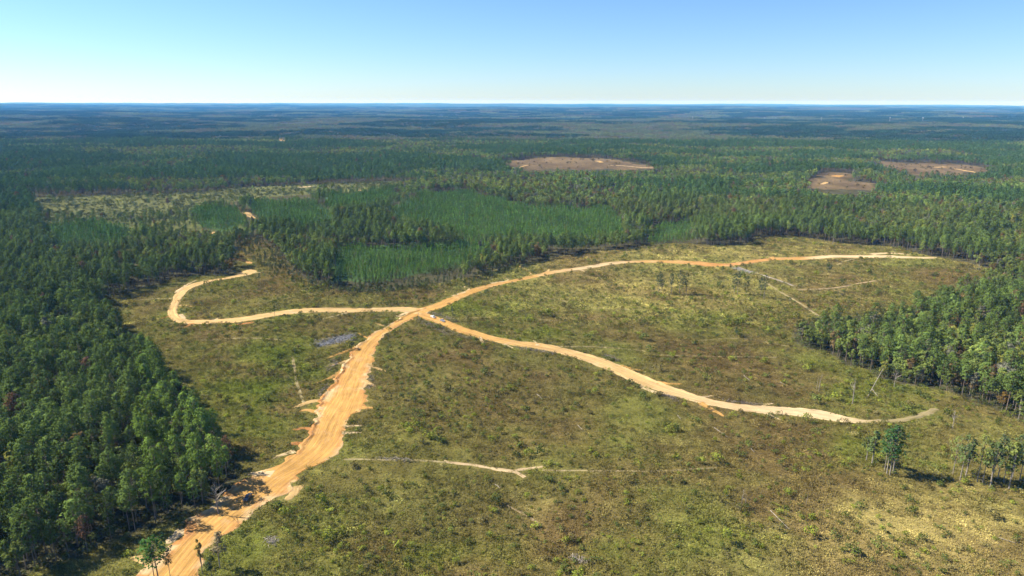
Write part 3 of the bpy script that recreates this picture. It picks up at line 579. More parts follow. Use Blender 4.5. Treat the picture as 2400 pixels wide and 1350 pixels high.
# ------------------------------------------------------------------ forest
def jgrid(x0, x1, y0, y1, s, seed):
    rng = np.random.default_rng(seed)
    X, Y = np.meshgrid(np.arange(x0, x1, s), np.arange(y0, y1, s)); X = X + (np.arange(X.shape[0]) % 2)[:, None] * s * .5
    X = X + rng.uniform(-.42, .42, X.shape) * s; Y = Y + rng.uniform(-.42, .42, Y.shape) * s
    return X.reshape(-1), Y.reshape(-1)
def gather(y0, y1, s, seed):
    x, y = jgrid(-y1 * .95 - 120, y1 * .95 + 120, y0, y1, s, seed)
    k = np.abs(x) < .92 * y + 110; x = x[k]; y = y[k]
    return np.stack([x, y, Hgt(x, y)], 1)
PT = {'pine': np.array([.092, .136, .032]), 'hard': np.array([.140, .178, .044])}
def forest_points(y0, y1, s, seed):
    rng = np.random.default_rng(seed + 1); P = gather(y0, y1, s, seed)
    px, py, dz = project(P); n = len(P); x, y = P[:, 0], P[:, 1]
    cv = look(cover, px, py, 0)
    hgt = np.where(rng.random(n) < .5, 20., 18.)
    cx, cy, _ = project(P + np.array([0, 0, 1.]) * 13.); cc = look(cover, cx, cy, 0)
    tx, ty, _ = project(P + np.array([0, 0, 1.]) * 21.); tc = look(cover, tx, ty, 0)
    rm = look(roadmask, px, py, 0) + look(roadmask, cx, cy, 0)
    bad = (cv == CLEAR) | (cc == CLEAR) | (rm > 0) | (cv == PLANT) | (cc == PLANT) | (py > 1500)
    for c in (C_TAN, C_BROWN): bad |= (cv == c) | (cc == c)
    qx, qy, _ = project(P + np.array([0, 0, 17.])); bad |= (look(cover, qx, qy, 0) == PLANT)
    for hh_ in (4., 8., 14.):
        qx, qy, _ = project(P + np.array([0, 0, hh_])); bad |= (look(roadmask, qx, qy, 0) > 0) & (dz > 850)
    jb = 14 * fbm(x / 60, y / 60, 126, 2)
    for hh_ in (0., 13., 19.):
        qx, qy, _ = project(P + np.array([0, 0, hh_])); bad |= look(cover, qx + 2.4 * jb, qy + .29 * jb, 0) == C_BROWN
    keep_open = rng.random(n) < .42
    bad |= ((cv == OPENW)) & ~keep_open
    sprinkle = ((cv == C_TAN) | (cc == C_TAN)) & (rng.random(n) < .022) & (cv != CLEAR)
    bad &= ~sprinkle
    bad |= (dz < 20) | ((py > 1340) & (px > 60))
    belt = look(BELT, px, py, 0) == 1; bad &= ~(belt & (rm == 0))
    bad |= (fbm(x / 24, y / 24, 125, 3) < -.5) & ~belt
    P = P[~bad]; px, py, dz, cv, cc = (q[~bad] for q in (px, py, dz, cv, cc)); cx, cy = cx[~bad], cy[~bad]
    n = len(P); x, y = P[:, 0], P[:, 1]
    # share of pines
    a = fbm(x / 130, y / 130, 131, 3); d = np.hypot(x, y); b = fbm(x / 420, y / 260, 141, 3)
    pp = .5 + .9 * a
    lf = (px < 600) & (py > 840); pp = np.where(lf, .93 + .2 * a, pp)
    ml = (px < 600) & (py > 640) & (py <= 840); pp = np.where(ml, .55 + .9 * a, pp)
    rl = (px > 1840) & (py > 640); pp = np.where(rl, .22 + .6 * a, pp)
    far = d > 1250; pp = np.where((d > 700) & (px > 600), np.clip(.42 + 2.2 * a, .08, .95), pp); b2 = fbm(x / 330, y / 170, 142, 3); pp = np.where(far, np.clip(.36 + 4.5 * b2 + .5 * a, .05, .97), pp)
    dk = (px < 110) & (py < 640) & (py > 430); pp = np.where(dk, 1.0, pp)
    isp = rng.random(n) < pp
    # colours of the leaves
    v = rng.normal(size=n) * .2 + .20 * fbm(x / 60, y / 60, 151, 2)
    col = np.where(isp[:, None], PT['pine'], PT['hard']) * np.exp(v)[:, None]
    br = lf & (px > 330); col[br & isp] *= np.array([1.15, 1.2, .95])
    u = rng.random(n); h = ~isp
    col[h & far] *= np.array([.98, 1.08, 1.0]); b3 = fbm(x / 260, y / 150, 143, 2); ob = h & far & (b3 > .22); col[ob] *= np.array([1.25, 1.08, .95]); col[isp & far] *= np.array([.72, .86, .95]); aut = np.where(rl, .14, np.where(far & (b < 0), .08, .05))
    col[h & (u < aut)] = np.array([.14, .10, .042]) * np.exp(v[h & (u < aut)])[:, None]
    col[h & (u > .93)] = np.array([.165, .165, .036]) * np.exp(v[h & (u > .93)])[:, None]
    col[h & (u > .985)] = np.array([.15, .10, .03])
    gy = h & (u > .5) & (u < .5 + np.where(far, .12, .05)); col[gy] = np.array([.13, .13, .09]) * np.exp(v[gy])[:, None]
    col[isp & (u < .012)] = np.array([.15, .085, .05])
    sc = rng.uniform(.68, 1.2, n) * (1 + .14 * a); sc = np.where(isp, sc * np.where(lf, .87, .86), sc * np.where(rl, .84, .95))
    sc = np.where((cv == OPENW) | (cv == C_TAN), sc * .7, sc)
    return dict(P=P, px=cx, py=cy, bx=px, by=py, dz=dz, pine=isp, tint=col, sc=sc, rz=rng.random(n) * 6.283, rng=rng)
near = forest_points(150, 560, 6.0, 600); n2_ = forest_points(560, 1150, 6.7, 605); n2_['sc'] = n2_['sc'] * .95
near = {k: (np.concatenate([q, n2_[k]]) if isinstance(q, np.ndarray) else q) for k, q in near.items()}
mid = forest_points(1150, 2900, 7.9, 610); mid['sc'] = mid['sc'] * .98
RES = {}
def split(d, m): return {k: (q[m] if isinstance(q, np.ndarray) else q) for k, q in d.items()}
inframe = (near['px'] > -10) & (near['px'] < 2410) & (near['py'] < 1360)
app = near['sc'] * np.where(near['pine'], 24, 18) / near['dz']
rank = np.argsort(-np.where(inframe, app, 0))
NIND = 300
ind_p = [i for i in rank if near['pine'][i]][:NIND]; ind_h = [i for i in rank if not near['pine'][i]][:NIND]
mask = np.ones(len(near['P']), bool); mask[ind_p] = False; mask[ind_h] = False
def put(name, label, cat, d, m, coll, nv, spin=True):
    q = split(d, m); n = len(q['P']); rg = np.random.default_rng(len(name) + n)
    s3 = np.stack([q['sc'] * rg.uniform(.9, 1.12, n), q['sc'] * rg.uniform(.9, 1.12, n), q['sc'] * rg.uniform(.92, 1.1, n)], 1)
    scatter(name, label, cat, q['P'] - [0, 0, .15], q['rz'], s3, q['tint'], rg.integers(0, nv, n), coll)
put("pine_woods", "dark green pine woods filling the land round the clearing", "pine woods", near, mask & near['pine'], PINE_ALL, 5)
put("hardwood_woods", "mixed green and autumn hardwoods round the clearing", "hardwood woods", near, mask & ~near['pine'], HARD_ALL, 6)
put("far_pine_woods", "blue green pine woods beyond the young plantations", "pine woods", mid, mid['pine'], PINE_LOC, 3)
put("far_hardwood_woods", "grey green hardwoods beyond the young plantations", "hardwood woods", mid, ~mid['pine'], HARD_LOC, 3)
P = gather(150, 620, 3.6, 625); px, py, dz = project(P); rg = np.random.default_rng(626)
ok = (look(cover, px, py, 1) == 0) & (look(roadmask, px, py, 0) == 0) & (rg.random(len(P)) < .6) & ~((py > 1330) & (px > 70)); P = P[ok]; n = len(P)
scatter("understory", "dark bushes and saplings under the nearest woods", "bushes", P, rg.random(n) * 6.28, np.stack([rg.uniform(.9, 1.9, n)] * 2 + [rg.uniform(.9, 2.6, n)], 1), np.array([.075, .09, .03]) * np.exp(rg.normal(size=n) * .3)[:, None], rg.integers(0, 5, n), BUSH_C)
# young pines in planted blocks
rngy = np.random.default_rng(77)
P = gather(560, 1750, 3.8, 620); px, py, dz = project(P); jx = 34 * fbm(P[:, 0] / 22, P[:, 1] / 22, 163, 2); jy = 9 * fbm(P[:, 0] / 22, P[:, 1] / 22, 164, 2); cv = look(cover, px + jx, py + jy, 0); tx, ty, _ = project(P + np.array([0, 0, 5.])); tcv = look(cover, tx, ty, 0)
ux, uy, _ = project(P + np.array([0, 0, 16.])); rx_, ry_, _ = project(P + np.array([0, 0, 4.])); ucv = look(cover, ux, uy, 0)
ok = ((cv == PLANT) | ((cv == 0) & (ucv == PLANT) & (look(SAPM, px, py, 0) == 0))) & (look(BELT, px, py, 0) == 0) & (look(roadmask, px, py, 0) == 0) & (look(roadmask, rx_, ry_, 0) == 0) & (tcv != CLEAR); P = P[ok]; dzy = dz[ok]; pxy, pyy = tx[ok], ty[ok]
ny = len(P); ytint = np.array([.088, .165, .030]) * np.exp(rngy.normal(size=ny) * .26 + .32 * fbm(P[:, 0] / 40, P[:, 1] / 40, 161, 3))[:, None]
vol = rngy.random(ny) < .05; ytint[vol] = np.array([.15, .165, .05])
ysc = rngy.uniform(.55, 1.3, ny) * (1 + .25 * fbm(P[:, 0] / 30, P[:, 1] / 30, 162, 2)); yrz = rngy.random(ny) * 6.28
rk = np.argsort(dzy / ysc); ind_y = list(rk[:NIND]); my = np.ones(ny, bool); my[ind_y] = False
scatter("young_pine_plantation", "bright green blocks of young planted pines", "plantation", P[my], yrz[my], ysc[my], ytint[my], rngy.integers(0, 4, my.sum()), YOUNG_ALL)
YNG = dict(P=P, px=pxy, py=pyy, tint=ytint, sc=ysc, rz=yrz)

# distant woods: patches of merged crowns, each patch many trees
def patch(seed, side, n, kind, big=1.0):
    rng = np.random.default_rng(seed); q = Mesh()
    xy = rng.uniform(-side / 2, side / 2, (n, 2)); hh = rng.uniform(13, 22, n) * (1 if big == 1 else 1.1)
    for k in range(n):
        c = 9; s = sph(rng, c, .9); r = rng.uniform(2.6, 4.2) * big
        C = np.r_[xy[k], hh[k] - (5 if kind else 4)] + s * [r, r, r * (1.3 if kind == 0 else 1.0)]
        q.cards(C, s + rng.normal(size=(c, 3)) * .4 + [0, 0, .3], rng.uniform(2.4, 3.8, c) * big, 0, .8, rng)
    return q.mesh("far_patch", [M_NEEDLE if kind == 0 else M_LEAF])
def far_zone(name, label, y0, y1, step, protos, seed):
    rng = np.random.default_rng(seed); P = gather(y0, y1, step, seed); n = len(P); x, y = P[:, 0], P[:, 1]
    px, py, dz = project(P)
    a = fbm(x / 700, y / 420, 171, 3); b = fbm(x / 2600, y / 1500, 172, 3)
    keep = ~(((a > .33) & (b > .05)) & (rng.random(n) < .8)) & (look(roadmask, px, py, 0) == 0)
    pine_ = (a + .6 * b + rng.normal(size=n) * .07) < .0
    col = np.where(pine_[:, None], np.array([.036, .072, .036]), np.array([.125, .158, .070])) * np.exp(rng.normal(size=n) * .16)[:, None]
    bt = (~pine_) & (rng.random(n) < .25); col[bt] = np.array([.145, .135, .085])
    c = proto_col(name + "_shapes", protos); h = len(protos) // 2
    idx = np.where(pine_, rng.integers(0, h, n), h + rng.integers(0, h, n))
    sc = np.stack([np.ones(n), np.ones(n), rng.uniform(.8, 1.15, n)], 1)
    scatter(name, label, "forest", P[keep], rng.integers(0, 4, n)[keep] * math.pi / 2, sc[keep], col[keep], idx[keep], c)
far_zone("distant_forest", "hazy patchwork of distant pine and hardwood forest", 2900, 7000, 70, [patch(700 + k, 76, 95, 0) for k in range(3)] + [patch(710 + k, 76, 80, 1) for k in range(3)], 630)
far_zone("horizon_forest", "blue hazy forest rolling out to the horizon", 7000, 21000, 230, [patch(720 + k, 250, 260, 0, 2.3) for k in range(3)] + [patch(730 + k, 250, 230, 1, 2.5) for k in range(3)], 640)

# ------------------------------------------------------------------ weeds and bushes on the cutover
def in_clear(P):
    px, py, dz = project(P); rm = look(roadmask, px, py, 0); ok = (look(cover, px, py, 1) == CLEAR) & ((rm == 0) | ((rm == 2) & (np.random.default_rng(len(px)).random(len(px)) < .55))) & (px > -250) & (px < 2650) & (py < 1450) & (dz > 20)
    return ok, px, py, dz
def weed_field(name, label, y0, y1, s, coll, nv, seed, hs):
    P = gather(y0, y1, s, seed); ok, px, py, dz = in_clear(P)
    hw = 3.2 if y1 > 600 else .3
    for ox, oy in ((hw, 0), (-hw, 0), (0, hw), (0, -hw)):
        qx, qy, _ = project(P + np.array([ox, oy, 0])); ok &= look(roadmask, qx, qy, 0) != 1
    P, px, py = P[ok], px[ok], py[ok]; n = len(P); rg = np.random.default_rng(seed)
    t = (1.12 if y1 > 600 else 1.0) * cover_tint(P[:, 0], P[:, 1], px, py) * np.exp(rg.normal(size=n) * .30)[:, None]
    hh = np.clip(.6 + .7 * fbm(P[:, 0] / 14, P[:, 1] / 14, 181, 3), .25, 1.5) * hs
    sc = np.stack([rg.uniform(.85, 1.15, n), rg.uniform(.85, 1.15, n), hh * rg.uniform(.7, 1.2, n)], 1)
    scatter(name, label, "weeds", P, rg.random(n) * 6.28, sc, t, rg.integers(0, nv, n), coll)
weed_field("undergrowth", "olive and brown weeds covering the near part of the cutover clearing", 150, 520, 2.9, WEED_C, 5, 650, 1.0)
FARW = True
weed_field("far_undergrowth", "olive grass and weeds covering the far part of the clearing", 520, 1000, 5.2, WEED_FAR, 4, 660, 1.0)
P = gather(150, 1000, 4.4, 670); ok, px, py, dz = in_clear(P); P, px, py, dz = P[ok], px[ok], py[ok], dz[ok]; n = len(P); rg = np.random.default_rng(671)
def zone(px, py):
    z = 0
    for cx, cy, rx, ry, w in ((1990, 1060, 130, 45, 1), (1500, 1290, 180, 40, .9), (1800, 1230, 190, 60, .8), (2060, 900, 110, 40, 1), (1000, 1000, 110, 40, .7), (900, 1290, 260, 60, 1), (1120, 715, 150, 28, 1), (1230, 770, 120, 25, .8), (620, 930, 170, 100, .8), (2380, 1150, 90, 25, 1), (1600, 735, 260, 30, .6), (720, 1200, 120, 80, .9), (1700, 690, 60, 25, .8), (900, 790, 40, 60, .8), (1900, 730, 120, 40, .9), (520, 770, 200, 15, .8), (760, 670, 250, 25, .7)):
        z = z + w * np.exp(-(((px - cx) / rx) ** 2 + ((py - cy) / ry) ** 2))
    return np.clip(z, 0, 1)
gz = zone(px, py)
den = .30 + .7 * gz + 1.2 * np.clip(fbm(P[:, 0] / 30, P[:, 1] / 30, 191, 3) - .05, 0, 1) + .3 * np.clip(fbm(P[:, 0] / 120, P[:, 1] / 120, 192, 2), 0, 1)
ok = rg.random(n) < den; P, px, py, dz, gz = P[ok], px[ok], py[ok], dz[ok], gz[ok]; n = len(P)
u = rg.random(n); u = np.where((rg.random(n) < .45 * gz), .6 + .2 * rg.random(n), u); t = np.where((u < .55)[:, None], [.105, .128, .032], np.where((u < .8)[:, None], [.178, .205, .032], [.15, .13, .048])) * np.exp(rg.normal(size=n) * .2)[:, None]
bs = np.clip(np.exp(rg.normal(size=n) * .45) * .78, .35, 2.6)
rk = np.argsort(-np.where((px > 5) & (px < 2395) & (py < 1345), bs / dz, 0)); ind_b = list(rk[:NIND]); mb = np.ones(n, bool); mb[ind_b] = False
scatter("shrubbery", "dark and light green bushes scattered over the clearing", "bushes", P[mb], rg.random(mb.sum()) * 6.28, np.stack([bs, bs, bs * rg.uniform(.8, 1.3, n)], 1)[mb], t[mb], rg.integers(0, 5, mb.sum()), BUSH_C)
BSH = dict(P=P, px=px, py=py, tint=t, sc=bs)
P = gather(1000, 2700, 9.0, 690); px, py, dz = project(P); cv = look(cover, px, py, 0); rg = np.random.default_rng(691)
ok = ((cv == C_TAN) & (rg.random(len(P)) < .8) | (cv == OPENW) | (cv == C_BROWN) & (rg.random(len(P)) < .06)) & (look(roadmask, px, py, 0) == 0); P = P[ok]; n = len(P); cb = (cv[ok] == C_BROWN)[:, None]
scatter("far_shrubbery", "grey green scrub dotted over the far clearings", "bushes", P, rg.random(n) * 6.28, np.clip(np.exp(rg.normal(size=n) * .5) * 1.7, .6, 4.5), np.where(cb, [.10, .085, .04], [.105, .122, .042]) * np.exp(rg.normal(size=n) * .25)[:, None], rg.integers(0, 5, n), BUSH_C)
# saplings of the strip in front of the woods
P = gather(560, 1150, 4.6, 680); px, py, dz = project(P); sm = np.zeros_like(cover); fill(sm, SAPZ, 1); rg = np.random.default_rng(681)
ok = (look(sm, px, py, 0) == 1) & (look(cover, px, py, 0) != PLANT) & (look(roadmask, px, py, 0) == 0) & (rg.random(len(P)) < .5); P = P[ok]; n = len(P)
scatter("sapling_thicket", "pale green saplings in the strip before the middle woods", "saplings", P, rg.random(n) * 6.28, np.stack([rg.uniform(.2, .36, n)] * 2 + [rg.uniform(.25, .6, n)], 1), np.array([.10, .115, .042]) * np.exp(rg.normal(size=n) * .25)[:, None], rg.integers(0, 3, n), HARD_LOC)

# ------------------------------------------------------------------ single trees: thing > trunk, crown
ORD = ["", "first", "second", "third", "fourth", "fifth", "sixth", "seventh", "eighth", "ninth", "tenth", "eleventh", "twelfth", "thirteenth", "fourteenth", "fifteenth", "sixteenth", "seventeenth", "eighteenth", "nineteenth"]
TENS = ["", "", "twenty", "thirty", "forty", "fifty", "sixty", "seventy", "eighty", "ninety"]
def ordinal(k):
    if k == 1: return ""
    if k < 20: return ORD[k] + " "
    if k < 100: return ((TENS[k // 10][:-1] + "ieth ") if k % 10 == 0 else TENS[k // 10] + "-" + ORD[k % 10] + " ")
    return ("hundred-and-" + ordinal(k - 100)) if k > 100 else "hundredth "
MARKS = [("the black pickup", 581, 1168), ("the left woods' grey bare tree", 512, 1165), ("the bottom left corner", 0, 1350), ("the left edge's middle pines", 0, 1080), ("the pale hardwood tops, left edge", 30, 885), ("the reddest pine crown", 285, 1003), ("the woods' corner by the road", 545, 1060),
         ("the loop road's sharpest bend", 392, 745), ("the loop road's far end", 600, 635), ("the road junction", 980, 730), ("the silver pickup", 1036, 752), ("the sparse row of thin trees", 1580, 690), ("the ridge road's far end", 2195, 604), ("the right woods' left tip", 1860, 790), ("the leaning dead trunk", 2050, 905), ("the haul road's far end", 2060, 987), ("the tall pine clump", 2090, 1060), ("the row of pale trunks", 2320, 1080), ("the right edge above pale trunks", 2400, 900), ("the right edge's upper woods", 2400, 720), ("the longest fallen trunk", 1828, 1220), ("the mid bottom sand patch", 1200, 1104), ("the lone roadside pine", 365, 1290), ("the ash grey slash patch", 785, 798), ("the bottom right corner", 2400, 1350), ("the bottom edge's middle", 1200, 1350), ("the dark woods above the loop", 300, 640), ("the nearest young pines' middle", 960, 610)]
MXY = np.array([(a, b) for _, a, b in MARKS], float)
def labels(px, py, ids, fn):
    d = np.hypot(px[:, None] - MXY[None, :, 0], py[:, None] - MXY[None, :, 1]); out = {}
    srt = {}
    for i in ids:
        k = int(np.argmin(d[i]))
        if k not in srt: srt[k] = np.sort(d[:, k])
        r = int(np.searchsorted(srt[k], d[i, k])) + 1
        out[i] = fn(i, ordinal(r) + "nearest " + MARKS[k][0])
    return out
def plant(name, me_pair, loc, rz, sc, tint, label, cat, group=None):
    e = empty(name, loc, rz, sc); tag(e, label, cat, group)
    for nm, me in zip(("trunk", "crown"), me_pair):
        c = bpy.data.objects.new(nm, me); COL.objects.link(c); c.parent = e; c["tint"] = [float(q) for q in tint] + [1.0]
    return e
rg = np.random.default_rng(900)
def tone(t, base):
    l = float(np.mean(t) / np.mean(base))
    if t[0] > t[1]: return "rusty brown"
    if t[0] > .85 * t[1]: return "yellowish"
    return "dark" if l < .87 else ("bright green" if l > 1.18 else "green")
tall = lambda s: "tall " if s > 1.02 else ("short " if s < .82 else "")
pidx = np.where(near['pine'])[0]; hidx = np.where(~near['pine'])[0]
def single_set(ids, idx, meshes, name, noun, cat, group, base):
    pos = {int(g): k for k, g in enumerate(idx)}
    lab = labels(near['px'][idx], near['py'][idx], [pos[int(i)] for i in ids], lambda k, w: "%s%s %s, %s" % (tall(near['sc'][idx[k]]), tone(near['tint'][idx[k]], base), noun, w))
    for i in ids:
        s = near['sc'][i]
        plant(name, meshes[int(rg.integers(0, len(meshes)))], near['P'][i] - [0, 0, .15], float(near['rz'][i]), (float(s * rg.uniform(.9, 1.12)), float(s * rg.uniform(.9, 1.12)), float(s * rg.uniform(.94, 1.08))), near['tint'][i], lab[pos[int(i)]], cat, group)
single_set(ind_p, pidx, PINE_ME, "pine_tree", "woodland pine", "pine tree", "pines of the nearest woods", PT['pine'])
single_set(ind_h, hidx, HARD_ME, "hardwood_tree", "woodland hardwood", "hardwood tree", "hardwoods of the nearest woods", PT['hard'])
lab = labels(YNG['px'], YNG['py'], ind_y, lambda i, w: "%sgreen young planted pine, %s" % (tall(YNG['sc'][i]), w))
for i in ind_y: plant("young_pine", YOUNG_ME[int(rg.integers(0, 4))], YNG['P'][i], float(YNG['rz'][i]), float(YNG['sc'][i]), YNG['tint'][i], lab[i], "young pine", "young pines in planted rows")
bt = lambda t: "yellow green" if t[1] > .12 else ("brownish" if t[0] > .9 * t[1] else "dark green")
lab = labels(BSH['px'], BSH['py'], ind_b, lambda i, w: "%s%s bush, %s" % ("large " if BSH['sc'][i] > 1.5 else "", bt(BSH['tint'][i]), w))
for i in ind_b:
    o = bpy.data.objects.new("bush", BUSH_ME[int(rg.integers(0, 5))]); COL.objects.link(o); s = float(BSH['sc'][i]); o.location = BSH['P'][i]; o.rotation_euler = (0, 0, rg.random() * 6.28)
    o.scale = (s, s, s * float(rg.uniform(.8, 1.3))); o["tint"] = [float(q) for q in BSH['tint'][i]] + [1.0]; tag(o, lab[i], "bush", "bushes scattered over the clearing")

# named trees standing alone or in clumps on the clearing: base pixel, top pixel row
def hgt_from(px, py, top):
    B = at1(px, py); lo, hi = 1., 60.
    for _ in range(30):
        q = (lo + hi) / 2
        if project(B + [0, 0, q])[1] > top: lo = q
        else: hi = q
    return B, lo
SLIM = []
for k in range(4):
    T, Cn = pine(950 + k, 24, 1, (.42, .36, .48, .40)[k], (3.7, 3.3, 3.1, 4.0)[k], .68)
    SLIM.append((T.mesh("trunk", [M_PALE]), Cn.mesh("crown", [M_NEEDLE, M_NEEDLE])))
THIN = []
for k in range(3):
    T, Cn = hardwood(960 + k, 18, 1, (2.6, 3.0, 2.2)[k], .5, (.25, .2, .3)[k], True)
    THIN.append((T.mesh("trunk", [M_PALE]), Cn.mesh("crown", [M_LEAF, M_LEAF])))
def lone(px, py, top, pair, H0, tint, label, cat, name, wide=1.0, group=None):
    B, h = hgt_from(px, py, top); s = h / H0
    return plant(name, pair, B - np.array([0, 0, .2]), rg.random() * 6.28, (s * wide, s * wide, s), tint, label, cat, group)
G1 = (.045, .095, .028); G2 = (.10, .135, .045); G3 = (.15, .18, .045)
for px, py, top, k, w, t, lb in ((2078, 1113, 1004, 0, 1.15, G1, "left pine of the tall clump on the right, bare pale trunk"), (2085, 1115, 1000, 1, 1.2, G1, "middle pine of the tall clump on the right, bare pale trunk"), (2092, 1110, 998, 3, 1.15, G1, "right pine of the tall clump on the right, dark crown"), (2073, 1105, 1012, 2, 1.0, G1, "shortest pine of the tall clump on the right")):
    lone(px, py, top, SLIM[k], 24, t, lb, "pine tree", "pine_tree", w, "tall pine clump on the right")
for px, py, top, k, w, lb in ((2043, 1092, 1002, 0, 1.2, "pale green vine clad tree left of the tall pine clump"), (2030, 1080, 1012, 1, 1.1, "thin grey green tree left of the vine clad tree")):
    lone(px, py, top, THIN[k], 18, G2, lb, "tree", "vine_clad_tree", w)
row = ((2233, 1112, 1020, 0), (2250, 1126, 1016, 1), (2262, 1120, 1014, 2), (2290, 1129, 1018, 3), (2303, 1131, 1030, 0), (2321, 1141, 1022, 1), (2338, 1124, 1020, 2), (2352, 1130, 1035, 3), (2364, 1146, 1028, 0), (2372, 1122, 1015, 1), (2388, 1132, 1030, 2), (2399, 1128, 1036, 3))
for k, (px, py, top, q) in enumerate(row):
    lone(px, py, top, SLIM[q] if k % 3 != 2 else THIN[q % 3], 24 if k % 3 != 2 else 18, (G3, G2, (.06, .085, .04), G3)[q], "%s pale trunked tree from the left in the row at the right edge" % (ORD[k + 1]), "tree", "pale_trunked_tree", 1.0, "pale trunked trees at the right edge")
knoll = ((1543, 691, 636, 0), (1549, 690, 642, 1), (1573, 692, 640, 2), (1592, 690, 634, 3), (1600, 691, 645, 0), (1608, 691, 638, 1), (1720, 690, 640, 2), (1728, 692, 636, 3), (1748, 690, 646, 0), (1782, 697, 648, 1), (1790, 700, 645, 3))
for k, (px, py, top, q) in enumerate(knoll):
    lone(px, py, top, SLIM[q], 24, (.05, .07, .035), "%s thin dark tree from the left in the sparse row below the ridge road" % ORD[k + 1], "tree", "thin_tree", 1.0, "thin trees below the ridge road")
lone(372, 1362, 1257, PINE_ME[2], 24, (.05, .115, .025), "lone bright green pine beside the road at the bottom left", "pine tree", "pine_tree", 1.45)
lone(361, 1352, 1275, PINE_ME[1], 24, (.045, .10, .025), "second trunk and crown tucked left of the lone roadside pine", "pine tree", "pine_tree", 1.2)
lone(400, 1358, 1284, SLIM[2], 24, (.04, .06, .025), "thin dark pine right of the lone roadside pine", "pine tree", "pine_tree", .9)
lone(474, 1345, 1250, THIN[2], 18, (.27, .205, .06), "slender sparse yellow tree on the right road bank at the bottom", "tree", "slender_tree", .8)
lone(516, 1332, 1236, THIN[1], 18, (.23, .19, .10), "round topped brownish tree on the right road bank at the bottom", "tree", "round_tree", 1.15)
lone(497, 1352, 1302, HARD_ME[0], 18, (.07, .095, .035), "dense low green tree at the bottom right of the road", "tree", "round_tree", 1.0)
for px, py, top, lb in ((1712, 632, 617, "small round green tree on the lower side of the ridge road"), (1942, 640, 612, "dark bushy tree below the cream end of the ridge road"), (1725, 790, 762, "slender green tree standing alone in the mid clearing"), (546, 625, 572, "broad tree at the end of the dark woods by the loop road"), (608, 660, 637, "dark young tree at the end of the loop road"), (1060, 738, 714, "leafy sapling behind the parked pickups"), (644, 740, 712, "thin sapling on the straight part of the loop road")):
    lone(px, py, top, HARD_ME[int(rg.integers(0, 6))] if px in (1712, 1942, 546) else THIN[1], 18, (.06, .09, .035), lb, "tree", "lone_tree", 1.0)

# dead standing trees, fallen trunks
def snag(seed, H=14., nb=14, spread=2.2):
    r = np.random.default_rng(seed); q = Mesh(); q.tube([(0, 0, 0), (r.normal() * .2, r.normal() * .2, H * .5), (r.normal() * .4, r.normal() * .4, H)], [.24, .17, .04], 0, 5)
    for k in range(nb):
        z = H * r.uniform(.4, .97); a = r.random() * 6.28; L = spread * (1.15 - z / H) * 1.6 + .4
        q.tube([(0, 0, z), (math.cos(a) * L * .5, math.sin(a) * L * .5, z + L * .4), (math.cos(a) * L, math.sin(a) * L, z + L * .75)], [.07, .05, .015], 0, 3)
    return q.mesh("snag", [M_DEAD])
SNAG = [snag(1000, 14, 6, 1.2), snag(1001, 13, 14, 2.4), snag(1002, 12, 22, 3.2)]
for px, py, top, k, lb in ((1919, 920, 874, 0, "grey dead tree left of the haul road's end woods, bare spike"), (1914, 912, 880, 0, "thinner grey spike beside the bare dead tree"), (1998, 946, 884, 1, "branchy dead tree above the far end of the haul road"), (2095, 908, 868, 2, "forked white dead tree at the front of the right hand woods"), (2272, 925, 896, 2, "spreading white dead tree at the right hand woods' edge"), (1889, 1184, 1156, 0, "short white dead pole in the weeds lower right"), (1738, 1185, 1146, 1, "grey brushy dead tree lower right of the middle"), (1747, 1190, 1160, 1, "small grey dead tree beside the brushy dead tree"), (512, 1205, 1132, 2, "grey bare tree in the left woods near the road"), (1951, 575, 548, 0, "white dead trunk at the far woods' edge above the ridge road"), (2293, 634, 610, 1, "pale dead tree at the far woods' edge on the right"), (981, 750, 731, 1, "bare brown snag at the road junction"), (2232, 1004, 960, 1, "grey snag at the lower corner of the right hand woods")):
    B, h = hgt_from(px, py, top); o = bpy.data.objects.new("dead_tree", SNAG[k]); COL.objects.link(o); s = h / (14, 13, 12)[k]
    o.location = B - np.array([0, 0, .2]); o.scale = (s, s, s); o.rotation_euler = (0, 0, rg.random() * 6.28); tag(o, lb, "dead tree", "dead trees")
def log_between(a, b, r, lb, za=.5, zb=.5, name="fallen_log"):
    A = at1(*a) + [0, 0, za]; B = at1(*b) + [0, 0, zb]; q = Mesh(); mid_ = (A + B) / 2 + rg.normal(size=3) * .12; c = (A + B) / 2
    r = r * .7; q.tube([A - c, mid_ - c, B - c], [r, r * .85, r * .45], 0, 6)
    d = (B - A)
    for k in range(3):
        o0 = A + d * rg.uniform(.5, .9) - c; q.tube([o0, o0 + rg.normal(size=3) * [.8, .8, .3] + [0, 0, .5]], [r * .35, .02], 0, 4)
    o = q.build(name, [M_DEAD]); o.location = c; tag(o, lb, "log", "fallen trunks in the weeds")
for a, b, r, lb in (((1354, 998), (1366, 1010), .22, "short white log in the middle of the brown weeds"), ((1674, 1004), (1705, 1026), .22, "long pale log below the orange spur of the haul road"), ((1805, 1198), (1850, 1243), .24, "longest fallen white trunk, lower right"), ((1160, 1137), (1172, 1147), .25, "short white log below the sand patch"), ((1743, 881), (1757, 893), .25, "pale log above the haul road, left of the dead spikes"), ((2043, 912), (2057, 930), .3, "pale broken trunk below the leaning dead trunk"), ((1258, 925), (1272, 938), .25, "curved pale log in the weeds below the haul road"), ((1588, 975), (1596, 985), .2, "small pale log near the lower side of the haul road"), ((1828, 897), (1838, 902), .25, "small white log above the haul road"), ((2340, 1262), (2380, 1275), .2, "pale log near the right edge at the bottom"), ((1758, 1050), (1768, 1062), .2, "thin pale log right of the long pale log"), ((2270, 630), (2300, 634), .3, "grey log along the far woods on the right")):
    log_between(a, b, r, lb)
